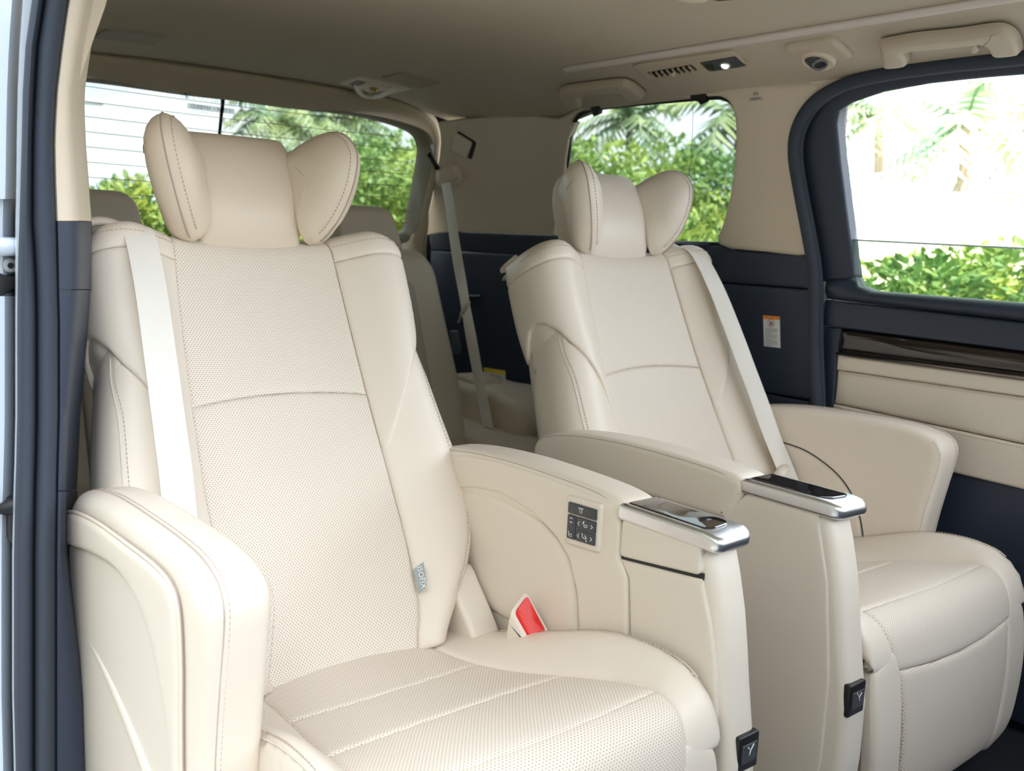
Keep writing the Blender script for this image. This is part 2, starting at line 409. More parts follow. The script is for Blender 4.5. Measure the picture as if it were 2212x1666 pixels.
# --- headliner
pad('ceiling', [(.10, -1.38), (1.515, -1.38), (1.515, .60), (1.55, .74), (1.565, 1.0), (1.555, 1.15), (1.50, 1.28), (1.42, 1.335), (1.1, 1.345), (.52, 1.345), (.2, 1.335), (.12, 1.28), (.065, 1.15), (.06, 1.0), (.07, .74), (.10, .60)],
    s_head, M_head, sgn=-1, r=.006, depth=.003, thick=.012, res=.05, kind='structure')
roof = slab('trim_1', rnd([(-.06, -1.4), (1.68, -1.4), (1.68, 1.5), (-.06, 1.5)], .08), 1.41, 1.45, M_paint, axis='Z', r=.01, res=.2); tag(roof, **ST)
# --- floor
fl = slab('floor', [(-.02, -1.7), (1.66, -1.7), (1.66, 1.45), (-.02, 1.45)], -.04, 0., M_carp, axis='Z', r=.004, res=.3); tag(fl, **ST)

fw_ = slab('front_light_block', rnd([(.02, .0), (1.62, .0), (1.58, .80), (.08, .80)], .05), -1.36, -1.28, M_navy, axis='Y', r=.02, res=.2); tag(fw_, **ST)  # unseen block added to cut the low light from the front

# --- far side: upper quarter panel, pillar trim, dark lower panels
def wallpad(name, pts, mat, parent=None, **k):
    k = dict(dict(r=.007, depth=.004, thick=.02, res=.03, sgn=-1), **k)
    return pad(name, pts, s_wall, mat, parent, **k)
wall = empty('wall_right', (1.62, .6, 0)); tag(wall, **ST)
qw = uws([(1218, 345), (1222, 300), (1230, 268), (1244, 247), (1268, 236), (1320, 228), (1430, 217), (1530, 209), (1556, 211), (1574, 222), (1584, 248), (1588, 290), (1585, 350), (1576, 420), (1562, 485), (1550, 522)])
qw = np.vstack([qw, [(.30, .955), (.86, .955), (.90, .99)]])
qwo = spl(qw, 3, True)
up = uws([(951, 310), (950, 288), (945, 266), (1000, 258), (1080, 251), (1160, 252), (1205, 258), (1240, 268)])
quart = np.vstack([up, uws([(1226, 300), (1220, 345), (1212, 420)]), [(.905, .962), (1.29, .962)], uws([(917, 508), (925, 459), (939, 390), (947, 348)])])
wallpad('quarter_panel', quart, M_trim, wall)
pil = uws([(1546, 198), (1580, 187), (1640, 181), (1748, 178), (1775, 190), (1735, 250), (1722, 300), (1726, 380), (1742, 480), (1752, 549), (1650, 544), (1585, 538), (1560, 531), (1549, 519), (1563, 480), (1578, 420), (1587, 350), (1590, 290), (1586, 246), (1574, 219)])
wallpad('pillar_trim', spl(pil, 3, True), M_trim, wall, r=.014, depth=.010, h0=.006)
wallpad('window_header', np.vstack([uws([(1205, 258), (1240, 240), (1300, 214), (1420, 200), (1545, 192), (1575, 218), (1556, 209), (1530, 207), (1430, 215), (1320, 226), (1268, 234), (1242, 246), (1228, 268)])]), M_trim, wall, r=.005, depth=.003, res=.02)
wallpad('door_header', uws([(1738, 172), (1830, 148), (1900, 136), (2050, 114), (2330, 74), (2330, 112), (2050, 150), (1900, 173), (1815, 200), (1765, 232), (1740, 225)]), M_trim, wall, r=.005, depth=.003, res=.02)
# dark lower panels
wallpad('lower_rear_panel', [(1.40, .35), (1.40, .895), (.30, .895), (.30, .35)], M_navy, wall, res=.05)
wallpad('lower_rear_band', [(1.40, .898), (1.40, .960), (.88, .960), (.30, .953), (.30, .898)], M_navy, wall, res=.04)
s86, s60 = uw(1740, 625)[1], uw(1742, 866)[1]
e = uws([(1752, 549), (1756, 580), (1756, 624)])
wallpad('pillar_band', np.vstack([[(.298, s86), (.298, .95)], uws([(1556, 533), (1585, 541), (1650, 547)]), e]), M_navy, wall, res=.03, r=.01, depth=.006)
wallpad('pillar_panel', np.vstack([[(.298, s60), (.298, s86-.002)], uws([(1756, 627), (1754, 700), (1760, 866)])]), M_navy, wall, res=.03)
wallpad('pillar_foot', [(.298, 0.), (.298, s60-.002), (-.03, s60-.002), (-.05, .3), (-.05, 0.)], M_navy, wall, res=.05)
wallpad('sill_panel', [(.298, .345), (1.34, .345), (1.34, 0.), (.298, 0.)], M_navy, wall, res=.08)
# printed words on the pillar trim
tc_ = lambda x, y, h: on(s_wall, [uw(x, y)], h, -1)[0]
for i, (s_, y_) in enumerate((('SRS', 201), ('AIRBAG', 212))):
    text('lettering', s_, .0105, tc_(1637, y_, .008), A(0, -1, 0), A(-.3, 0, 1), M_ink, wall)
# quarter window
w1 = empty('window_1', (1.6, .55, .95)); tag(w1, **ST)
pad('pane', qwo*1.0+0, lambda Y, Z: np.column_stack([wx(Y, Z)+.022, Y, Z]), M_glass, w1, sgn=-1, r=.002, depth=.0005, thick=.003, res=.05)
ring = on(lambda Y, Z: np.column_stack([wx(Y, Z)+.016, Y, Z]), qwo, 0, -1)
tube('seal', np.vstack([ring, ring[:2]]), .006, M_blk, w1)
for x0, x1, yb in ((1277, 1296, 236), (1492, 1526, 211)):
    pts = [(x0, yb-4), (x1, yb-8), (x1-3, yb+13), (x1-12, yb+17), (x1-16, yb+10), (x0+2, yb+6)]
    pad('sunshade_clip', uws(pts), lambda Y, Z: np.column_stack([wx(Y, Z)-.004, Y, Z]), M_blk, w1, sgn=-1, r=.003, depth=.002, thick=.016, res=.01)
l_ = on(lambda Y, Z: np.column_stack([wx(Y, Z)+.019, Y, Z]), uws([(1486, 225), (1484, 300), (1476, 420)]), 0, -1)
tube('antenna_wire', spl(l_, 6), .0006, M_seam, w1)

# outer skin behind the trim, so that no daylight leaks through the panel joints
skin = empty('trim_4', (1.70, 0, 0)); tag(skin, **ST)
slab('skin_lower', [(1.46, .0), (1.46, .93), (-.035, .93), (-.035, .0)], 1.66, 1.69, M_blk, skin, r=.003, res=.3)
slab('skin_pillar', [(.25, .92), (.25, 1.36), (-.03, 1.36), (-.03, .92)], 1.655, 1.675, M_blk, skin, r=.003, res=.3)
slab('skin_door', [(-.035, -.05), (-.035, .84), (-1.8, .84), (-1.8, -.05)], 1.675, 1.70, M_blk, skin, r=.003, res=.3)
slab('skin_tail', [(.02, -.02), (1.60, -.02), (1.55, .88), (.07, .88)], 1.46, 1.48, M_blk, skin, axis='Y', r=.003, res=.3)
slab('skin_near', [(1.46, .0), (1.46, .93), (.13, .93), (.13, .0)], -.07, -.045, M_blk, skin, r=.003, res=.3)
tube('cant_rail', [(1.63, -1.38, 1.385), (1.63, .3, 1.385), (1.62, .95, 1.385), (1.58, 1.25, 1.385), (1.52, 1.40, 1.385), (XC, 1.47, 1.41), (.10, 1.40, 1.385), (.04, 1.25, 1.385), (.0, .95, 1.385), (-.01, .08, 1.385)], .035, M_blk, skin, n=10)
for x_ in (1.555, .065):
    tube('rear_post', [(x_, 1.42, 1.36), (x_, 1.44, 1.1), (x_+.02*(1 if x_ > 1 else -1), 1.45, .85)], .075, M_blk, skin, n=10)

# --- sliding door on the far side
door = empty('door_1', (1.62, -.5, .05)); tag(door, **ST)
def dpad(name, pts, mat, **k):
    k = dict(dict(r=.006, depth=.004, thick=.025, res=.03, sgn=-1), **k)
    off = k.pop('off', .012); par = k.pop('parent', door)
    return pad(name, pts, lambda Y, Z: np.column_stack([wx(Y, Z)+off, Y, Z]), mat, par, **k)
fo = [(2330, 100), (2212, 118), (2050, 134), (1900, 156), (1805, 183), (1745, 224), (1712, 280), (1706, 340), (1717, 420), (1734, 510), (1750, 580), (1756, 608)]
fi = [(1840, 606), (1833, 560), (1819, 450), (1806, 350), (1798, 268), (1803, 240), (1832, 222), (1900, 199), (2000, 181), (2120, 168), (2212, 161), (2330, 150)]
dpad('upper_frame', uws(fo+fi), M_navy, r=.01, depth=.008, res=.02)
zl = lambda a, b: (lambda Y, p=uw(*a), q=uw(*b): p[1]+(q[1]-p[1])*(Y-p[0])/(q[0]-p[0]))
YE = -1.15
z_belt = zl((1846, 628), (2212, 656)); z_rail = zl((1790, 647), (2212, 696)); z_up = zl((1806, 708), (2212, 760)); z_wb = zl((1808, 765), (2212, 818)); z_s1 = zl((1806, 801), (2212, 860)); z_s2 = zl((2001, 918), (2212, 964)); z_lo = zl((2008, 1013), (2212, 1062))
L_ = uw(1778, 640)[0]; LI = uw(1807, 735)[0]
zc = lambda f, Y=-.4: float(f(Y))
dpad('belt_rail', np.vstack([[(L_, zc(z_rail, L_))], uws([(1775, 604), (1840, 599), (1850, 618), (1880, 629)]), [(-.55, zc(z_belt, -.55)), (YE, zc(z_belt, -.55)), (YE, zc(z_rail, -.55)), (-.55, zc(z_rail, -.55))]]), M_navy, r=.022, depth=.022, off=-.004)
dpad('upper_panel', [(L_, zc(z_rail, L_)-.002), (-.55, zc(z_rail, -.55)-.002), (YE, zc(z_rail, -.55)-.002), (YE, zc(z_up, -.55)), (-.55, zc(z_up, -.55)), (LI, zc(z_up, LI)), (L_, zc(z_up, LI))], M_navy, off=.008)
dpad('edge_strip', [(L_, zc(z_up, LI)-.002), (LI+.002, zc(z_up, LI)-.002), (LI+.002, 0.05), (L_, .05)], M_navy, off=.014)
dpad('wood_insert', [(LI, zc(z_up, LI)-.002), (-.55, zc(z_up, -.55)-.002), (YE, zc(z_up, -.55)-.002), (YE, zc(z_wb, -.55)+.004), (-.55, zc(z_wb, -.55)+.004), (LI, zc(z_wb, LI)+.004)], M_wood, r=.028, depth=.014, res=.012, off=.004)
tube('chrome_line', [(wx(0, .7)+.006, LI, zc(z_wb, LI)+.001), (wx(0, .7)+.006, -.55, zc(z_wb, -.55)+.001), (wx(0, .7)+.006, YE, zc(z_wb, -.55)+.001)], .004, M('door bright line', (.30, .27, .24), .25, metal=1.), door)
def band(name, fa, fb, mat, **k):
    return dpad(name, [(LI, zc(fa, LI)-.001), (-.55, zc(fa, -.55)-.001), (YE, zc(fa, -.55)-.001), (YE, zc(fb, -.55)+.001), (-.55, zc(fb, -.55)+.001), (LI, zc(fb, LI)+.001)], mat, **k)
z_wb2 = lambda Y: z_wb(Y)-.003
p1_ = band('leather_upper', z_wb2, z_s1, M_lea, off=.010, r=.006)
p2_ = band('leather_middle', z_s1, z_s2, M_lea, off=.014, r=.012, depth=.006)
p3_ = band('leather_lower', z_s2, z_lo, M_lea, off=.010, r=.008)
dpad('lower_panel', [(LI, zc(z_lo, LI)-.002), (YE, zc(z_lo, -.55)-.002), (YE, .02), (LI, .02)], M_navy, off=.02, res=.08)
for f, dz in ((z_s1, -.005), (z_s2, .006), (z_s2, -.006)):
    ys = np.linspace(LI-.004, -.75, 60)
    stitches('stitching', np.column_stack([np.full(60, wx(0, .6)+.010), ys, [zc(f, max(y, -.55))+dz for y in ys]]), M_stit, door, w=.0006)
slab('jamb_strip', [(L_+.014, .05), (L_+.014, .88), (L_+.004, .88), (L_+.004, .05)], 1.63, 1.66, M_paint, door, r=.002, res=.5)
# lowered glass with its bright top edge
w2 = empty('window_2', (1.63, -.5, .87)); tag(w2, **ST)
g0, g1 = uw(1830, 517), uw(2212, 536)
gp = [(-.07, .84), (YE, .84), (YE, g1[1]+(g1[1]-g0[1])/(g1[0]-g0[0])*(YE-g1[0])), (-.07, g0[1])]
pad('pane', gp, lambda Y, Z: np.column_stack([wx(Y, Z)+.030, Y, Z]), M_glassd, w2, sgn=-1, r=.001, depth=.0003, thick=.003, res=.06)
tube('glass_edge', [(wx(0, gp[3][1])+.031, gp[3][0], gp[3][1]), (wx(0, gp[2][1])+.031, gp[2][0], gp[2][1])], .0022, M_edge, w2)
# weatherstrip around the far door opening
ws = [(2330, 104), (2212, 124), (2050, 141), (1900, 163), (1810, 189), (1752, 228), (1722, 280), (1716, 335), (1727, 410), (1744, 500), (1756, 570), (1760, 640), (1760, 740), (1765, 880)]
wp = np.array([unf(x, y, lambda Y, Z: float(wx(Y, Z))-.012) for x, y in ws]); wp = np.vstack([spl(wp, 5), [wp[-1]+A(0, 0, -.5)]])
seal = tube('trim_2', wp, .0145, M_rub, up=(1, 0, 0), n=10); tag(seal, **ST)
wq = np.array([unf(x+14, y+4, lambda Y, Z: float(wx(Y, Z))-.006) for x, y in ws]); wq = np.vstack([spl(wq, 5), [wq[-1]+A(0, 0, -.5)]])
sub(tube('inner_lip', wq, .006, M_rub, up=(1, 0, 0), n=8), seal)

# --- tailgate: trim frame and rear window
tg = empty('wall_back', (XC, 1.4, 0)); tag(tg, **ST)
outR = np.array([un(x, y, 'Y', 1.335) for x, y in ((558, 161), (638, 175), (776, 198), (859, 217), (909, 238), (939, 263), (950, 288), (951, 310), (947, 348), (939, 390), (925, 459), (917, 511))])
innR = np.array([un(x, y, 'Y', 1.40) for x, y in ((538, 219), (610, 230), (748, 246), (817, 259), (873, 277), (898, 293), (907, 315), (907, 335), (898, 390), (887, 445), (878, 487), (867, 502))])
outR[0][0] = innR[0][0] = XC
outR = np.vstack([outR, [(1.36, 1.335, .80), (XC, 1.335, .78)]]); innR = np.vstack([innR, [(1.30, 1.40, .915), (XC, 1.40, .905)]])
def half(P): return spl(P, 5)
o1, i1 = half(outR), half(innR)
def mir(P):
    Q = P[1:-1][::-1].copy(); Q[:, 0] = 2*XC-Q[:, 0]; return np.vstack([P, Q])
o1, i1 = mir(o1), mir(i1)
rings = []
for k, (t, dy) in enumerate(((-.45, .05), (-.06, .03), (0, 0), (.12, -.012), (.35, -.016), (.65, -.006), (.9, .0), (1., .006), (1.02, .02))):
    r_ = o1*(1-t)+i1*t; r_[:, 1] += dy; rings.append(r_)
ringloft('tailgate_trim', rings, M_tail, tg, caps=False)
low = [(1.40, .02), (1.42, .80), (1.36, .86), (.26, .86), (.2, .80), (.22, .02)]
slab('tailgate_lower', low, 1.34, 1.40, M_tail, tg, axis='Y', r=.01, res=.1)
w3 = empty('window_3', (XC, 1.41, .93)); tag(w3, **ST)
gl = i1.copy(); gl[:, 1] = 1.41; c0 = A(XC, 1.41, 1.12); gl = c0+(gl-c0)*1.03
def s_rear(X, Z): return np.column_stack([X, 1.412-.05*((np.asarray(X)-XC)/.57)**2, Z])
pad('pane', gl[:, [0, 2]], s_rear, M_glass, w3, sgn=1, r=.001, depth=.0003, thick=.003, res=.06)
for k in range(13):
    z = un(160, 186+32.6*k, 'Y', 1.41)[2]
    if z < .93: break
    xr = 1.38 if z < 1.22 else 1.38-.30*((z-1.22)/.09)**2
    xs = np.linspace(.25, xr, 16); tube('defroster_wire', s_rear(xs, np.full(16, z))-A(0, .004, 0), .0009, M_seam, w3, n=5)
# printed sticker on the glass, read from outside, so mirrored in here
def g3(x, y): p = un(x, y, 'Y', 1.40); return A(p[0], float(s_rear(A(p[0]), A(p[2]))[0, 1])-.005, p[2])
M_stk = glass('sticker grey film', (.70, .72, .74), .1); M_stk2 = glass('sticker text film', (.72, .75, .77), .1); M_stk3 = glass('sticker dark film', (.42, .43, .44), .1)
a_, b_ = g3(406, 228), g3(510, 242)
ex = b_-a_; ex /= np.linalg.norm(ex); ez = A(0, 0, 1)
stk = empty('window_sticker', tuple(g3(458, 236))); tag(stk, 'grey hybrid guarantee sticker with mirrored lettering on the rear glass', 'sticker')
P_ = [g3(406, 222), g3(509, 235), g3(509, 247), g3(406, 234)]
bar = link('sticker_bar', np.array(P_+[p+A(0, .001, 0) for p in P_]), [(0, 1, 2, 3), (7, 6, 5, 4), (0, 4, 5, 1), (1, 5, 6, 2), (2, 6, 7, 3), (3, 7, 4, 0)], M_stk, stk, smooth=False)
for s_, px_, sz, mt in (('HYBRID', (434, 231.5), .0165, M_stk3), ('YEAR •', (478, 237), .0135, M_stk3), ('10', (500, 240), .0135, M_stk3), ('BATTERY  GUARANTEE', (457, 245), .011, M_stk2), ('THAILAND CO.,LTD', (463, 216), .0205, M_stk2)):
    text('lettering', s_, sz, g3(*px_)-A(0, .002, 0), ex, ez, mt, stk, mirror=True)
for px_, sgn_ in (((400, 206), 1), ((523, 222), -1)):
    for k in range(4):
        p = g3(px_[0]+sgn_*k*1.5, px_[1]-7+k*4)-A(0, .002, 0)
        lathe('laurel_leaf', [(.0001, -.0005), (.004, -.0003), (.004, .0003), (.0001, .0005)], p, (0, 1, 0), M_stk2, stk, n=8)
wip = empty('rear_wiper', tuple(un(476, 260, 'Y', 1.445))); tag(wip, 'black rear wiper arm behind the tailgate glass', 'wiper')
tube('wiper_arm', [un(482, 190, 'Y', 1.445), un(481, 225, 'Y', 1.445), un(478, 250, 'Y', 1.445), un(470, 330, 'Y', 1.45)], [.009, .0085, .0075, .007], M_blk, wip, flat=.6)
tube('wiper_blade', [un(484, 205, 'Y', 1.436), un(476, 270, 'Y', 1.438), un(468, 345, 'Y', 1.44)], .004, M_rub, wip)
# tailgate stay stud
st = empty('stay_stud', tuple(un(930, 340, 'Y', 1.33))); tag(st, 'small black tailgate stop peg beside the rear window', 'peg')
p0, p1 = un(928, 335, 'Y', 1.30), un(946, 366, 'Y', 1.29)
tube('shank', [p0, (p0+p1)/2, p1], [.008, .0075, .009], M_blk, st); lathe('head', [(.001, -.008), (.008, -.007), (.011, 0), (.008, .007), (.001, .008)], p0, (p0-p1), M_blk, st, n=14)

# --- near side: pillar at the open doorway, quarter wall behind it
rows = [(-60, 58, 78, 108, 160, 210), (0, 52, 69, 97, 147, 195), (100, 45, 55, 82, 133, 175), (200, 41, 49, 76, 121, 160), (300, 39, 47, 72, 116, 163), (400, 38, 44, 71, 118, 171), (475, 36, 42, 71, 121, 177), (480, 36, 42, 71, 121, 178), (560, 36, 39, 76, 123, 178), (625, 36, 38, 79, 124, 178), (700, 36, 37, 80, 126, 173), (800, 36, 37, 80, 126, 164), (900, 36, 37, 80, 126, 154), (1000, 34, 35, 78, 123, 150), (1060, 32, 33, 76, 122, 147), (1200, 29, 30, 74, 120, 146), (1350, 29, 30, 74, 120, 166), (1500, 29, 30, 74, 120, 188), (1666, 33, 34, 74, 120, 194), (1900, 36, 37, 76, 122, 200)]
def prow(y):
    Y_ = [r[0] for r in rows]; return [float(np.interp(y, Y_, [r[i] for r in rows])) for i in range(1, 6)]
def pil_loft(name, ys, fn, mat, parent=None):
    rr = []
    for y in ys: rr.append(fn(y, *prow(y)))
    return ringloft(name, rr, mat, parent, sharp=50)
def q(x, y, Y): return un(x, y, 'Y', Y)
ysA = list(np.r_[np.arange(-60, 500, 20), np.arange(500, 1901, 50)])
pill = empty('trim_3', tuple(q(80, 1900, .05))); tag(pill, **ST)
pil_loft('weatherstrip_outer', ysA, lambda y, f, a, g, e, R: [q(a, y, .05), q(a, y, .012), q(a+2, y, .0), q(a+6, y, -.008), q(a+11, y, -.013), q(a*.5+g*.5, y, -.0155), q(g-11, y, -.0135), q(g-6, y, -.008), q(g-2, y, .002), q(g+1, y, .012), q(g+1, y, .05)], M_rub, pill)
pil_loft('weatherstrip_inner', ysA, lambda y, f, a, g, e, R: [q(g, y, .05), q(g, y, .004), q(g+2, y, -.004), q(g+6, y, -.011), q(g+13, y, -.0155), q(g*.5+e*.5, y, -.017), q(e-14, y, -.0155), q(e-7, y, -.010), q(e-2, y, .002), q(e+1, y, .010), q(e+1, y, .05)], M_rub, pill)
def trimring(y, f, a, g, e, R):
    return [q(e, y, .05), q(e, y, .006), q(e+4, y, .002), q(e*.6+R*.4, y, .002), q(e*.25+R*.75, y, .012), q(R-4, y, .035), q(R, y, .07), q(R, y, .16)+A(.012, 0, 0), q(R, y, .34)+A(.015, 0, 0), q(e, y, .34)]
def seg(a, b, n): return list(np.linspace(a, b, n))
pil_loft('pillar_core', ysA, lambda y, f, a, g, e, R: [q(a+3, y, .052), q(a+3, y, .047), q(e+4, y, .047), q(e+4, y, .052)], M_blk, pill)
pil_loft('pillar_cover_upper', seg(-60, 477, 14), trimring, M_trim, pill)
pil_loft('pillar_cover_band', seg(478.5, 625, 6), trimring, M_navy, pill)
pil_loft('pillar_cover_middle', seg(626.5, 1060, 12), lambda y, f, a, g, e, R: trimring(y, f, a, g, e, R-1.5), M_navy, pill)
pil_loft('pillar_cover_foot', seg(1062, 1900, 14), trimring, M_navy, pill)
fl_ = pil_loft('body_flange', ysA, lambda y, f, a, g, e, R: [q(f-3, y, .06), q(f-3, y, .03), q(f, y, .018), q(a, y, .018), q(a+1, y, .03), q(a+1, y, .06)], M_paint, pill)
# near wall behind the pillar (not in view, closes the cabin)
wl_ = empty('wall_left', (0, .7, 0)); tag(wl_, **ST)
def s_wl(Y, Z): return np.column_stack([1.62-wx(Y, Z)-.0, Y, Z])
hole = rnd([(.35, .97), (.86, .97), (.84, 1.28), (.35, 1.29)], .06)
pad('quarter_panel', [(.10, .955), (1.335, .955), (1.33, 1.30), (.6, 1.30), (.10, 1.28)], s_wl, M_trim, wl_, sgn=1, res=.05, thick=.02, holes=[hole])
pad('quarter_pane', hole, lambda Y, Z: s_wl(Y, Z)-A(.02, 0, 0), M_glass, wl_, sgn=1, res=.06, r=.002, depth=.001, thick=.003)
pad('lower_panel', [(.10, .0), (1.335, .0), (1.335, .95), (.10, .95)], s_wl, M_navy, wl_, sgn=1, res=.08, thick=.02)

# --- painted door edge left of the doorway
de = empty('sliding_door', tuple(q(10, 1700, .12))); tag(de, 'white painted edge of the slid-back door beside the dark weatherstrip', 'car door')
def dring(y, f, a, g, e, R): return [q(-160, y, .16), q(-150, y, .10), q(-60, y, .085), q(f-26, y, .075), q(f-10, y, .085), q(f+4, y, .12), q(f+4, y, .20), q(-160, y, .22)]
pil_loft('upper_panel', seg(-80, 430, 14), dring, M_paint, de)
pil_loft('recess', seg(430, 640, 8), lambda y, f, a, g, e, R: [p+A(0, .012, 0) for p in dring(y, f, a, g, e, R)], M('silver paint', (.55, .61, .70), .4, coat=.3), de)
pil_loft('lower_panel', seg(640, 1900, 20), dring, M_paint, de)
tube('rail', [q(-60, 533, .07), q(20, 533, .07), q(37, 533, .07)], .012, M_paint, de)
scw = lathe('screw', [(.0001, .0), (.0085, .0), (.0105, .003), (.0105, .012)], q(23, 574, .085), (0, 1, 0), M('zinc screw', (.6, .62, .64), .35, metal=.8), de, n=20)
sub(lathe('socket', [(.0001, -.001), (.0042, -.001), (.0042, .004)], q(23, 574, .085), (0, 1, 0), M_blk, n=6), scw)
slab('latch_bracket', [tuple(q(x, y, .09)[[0, 2]]) for x, y in ((-40, 588), (-5, 588), (8, 594), (36, 596), (36, 622), (0, 642), (-40, 645))], .085, .12, M_blk, de, axis='Y', r=.003, res=.01)
pts = [(13, 1076), (24, 1071), (29, 1080), (29, 1165), (22, 1168), (14, 1160)]
slab('bump_stop', [tuple(q(x, y, .08)[[0, 2]]) for x, y in pts], .055, .09, M_blk, de, axis='Y', r=.003, res=.01)
lathe('bump_pin', [(.001, -.03), (.009, -.029), (.011, -.015), (.007, 0), (.012, .012), (.012, .03)], q(0, 1100, .06), (1, .2, 0), M_blk, de, n=14)

# ================================================================== things on the headliner
def hpad(name, px, mat, parent=None, **k):
    k = dict(dict(r=.004, depth=.003, thick=.006, res=.012, sgn=-1, h0=.004), **k)
    P = uhs(px)
    if k.pop('round', 0): P = rnd(P, .012, 4)
    return pad(name, P, s_head, mat, parent, **k)
def ht(x, y, h): return on(s_head, [uh(x, y)[:2]], h, -1)[0]
for px, lab in (([(198, 79), (229, 60.5), (366, 75.6), (329, 94)], 'flat rectangular ceiling cover near the doorway pillar'), ([(823, 166), (867, 155), (954, 177), (911, 188)], 'flat rectangular ceiling cover beside the rear dome lamp')):
    c = hpad('ceiling_cover', px, M('cover plastic', (.36, .30, .235), .6), round=1, h0=.006, r=.006, depth=.004); tag(c, lab, 'ceiling cover')
dl = empty('dome_lamp', tuple(uh(800, 185))); tag(dl, 'rear dome lamp in a pale frame with its lens hanging open', 'lamp')
hpad('frame', [(730, 179), (778, 163), (894, 189), (843, 203)], M_trim, dl, round=1)
hpad('recess', [(754, 179), (772, 170), (858, 188), (846, 196), (800, 194)], M_blk, dl, round=1, h0=.0052, depth=.001)
hpad('rim', [(774, 180), (792, 171), (856, 186), (848, 194), (800, 199)], M_trim, dl, h0=.012, r=.005, round=1)
c_ = ht(808, 181, .014); lathe('bulb', [(.0005, -.012), (.008, -.01), (.011, 0), (.008, .008), (.001, .01)], c_, (.3, -.6, -.3), M('bulb amber', (.35, .22, .03), .1, coat=1.), dl, n=14)
ln = spl([ht(772, 178, .004), ht(776, 186, .014), ht(790, 193, .02), ht(815, 194, .02), ht(845, 186, .012), ht(854, 183, .006)], 5)
tube('lens', ln, .012, M('lens clear', (.75, .68, .6), .25), dl, flat=.45)
# ambient light rail
ra = np.array([uh(1236, 145), uh(1251, 142), uh(1660, 75), uh(2171, -8)]); ra = np.vstack([ra, [ra[-1]+(ra[-1]-ra[2])*1.2]])
rl = tube('light_rail', spl(ra, 10)-A(0, 0, .004), .013, M('rail lens', (.70, .62, .57), .35), flat=.55, up=(.15, 0, 1)); tag(rl, 'long pale ambient light rail running along the ceiling edge', 'light rail')
# air vent with reading light
vt = empty('air_vent', tuple(uh(1450, 145))); tag(vt, 'ceiling air vent with louvres and a lit reading lamp beside it', 'air vent')
hpad('frame', [(1368, 140), (1380, 134), (1581, 105), (1594, 110), (1615, 133), (1608, 138), (1412, 167), (1396, 163)], M_hand, vt, h0=.008, r=.006)
hpad('grille_recess', [(1400, 149), (1494, 132), (1508, 143), (1412, 160)], M_blk, vt, h0=.0095, depth=.001, r=.003)
for k in range(8):
    t = (k+.5)/8; a, b = (1400+94*t, 149-17*t), (1412+96*t, 160-17*t)
    P = [ht(a[0]-1.2, a[1], .009), ht(b[0]-1.2, b[1], .009), ht(b[0]+3.2, b[1]-.5, .009), ht(a[0]+3.2, a[1]-.5, .009)]; T_ = [p-A(.001, .004, .006) for p in P]
    link('louvre', np.array(P+T_), [(3, 2, 1, 0), (4, 5, 6, 7), (0, 1, 5, 4), (1, 2, 6, 5), (2, 3, 7, 6), (3, 0, 4, 7)], M_hand, vt, smooth=False)
lathe('vane_knob', [(.001, -.006), (.004, -.005), (.0045, 0), (.003, .004)], ht(1459, 143, .018), (.3, 0, 1), M_trim, vt, n=10)
rlm = hpad('lamp_plate', [(1512, 127), (1590, 113), (1613, 135), (1535, 147)], M_grey, vt, h0=.0105, r=.004)
sub(hpad('lamp_switch', [(1520, 130), (1540, 127), (1550, 139), (1532, 143)], M_blk, h0=.012, r=.002), rlm)
sub(lathe('lamp_led', [(.0005, -.004), (.006, -.003), (.0085, 0), (.0085, .003)], ht(1569, 130, .013), (.35, 0, 1), M('reading lamp', (1, .95, .9), .3, emit=((1, .95, .92), 6.)), n=16), rlm)
sub(lathe('led_ring', [(.0085, -.002), (.011, -.003), (.0125, 0), (.0125, .003), (.0085, .003)], ht(1569, 130, .012), (.35, 0, 1), M_chr, n=18), rlm)
# round swivelling vent
rv = empty('swivel_vent', tuple(uh(1771, 116))); tag(rv, 'round dark swivelling nozzle in a cream ceiling plate', 'air vent')
hpad('plate', [(1692, 94), (1802, 75), (1849, 118), (1734, 138)], M_hand, rv, round=1, h0=.012, r=.014, depth=.010)
c_ = ht(1772, 116, .008); ax = A(-.35, -.45, -1.)
lathe('socket', [(.028, -.010), (.031, -.012), (.034, -.008), (.036, .006)], c_, -A(.35, 0, 1)*-1, M_trim, rv, n=28)
lathe('ball', [(.001, .016), (.02, .014), (.029, 0), (.024, -.012), (.015, -.019)], c_, -ax*-1, M('ball grey', (.06, .065, .075), .3, coat=.5), rv, n=28)
rg = lathe('nozzle_ring', [(.010, .016), (.012, .021), (.0145, .021), (.016, .016)], c_, ax, M('nozzle bright', (.35, .37, .4), .25, metal=.8), rv, n=24)
lathe('nozzle_bore', [(.0005, .0175), (.011, .018), (.011, .012)], c_, ax, M_blk, rv, n=20)
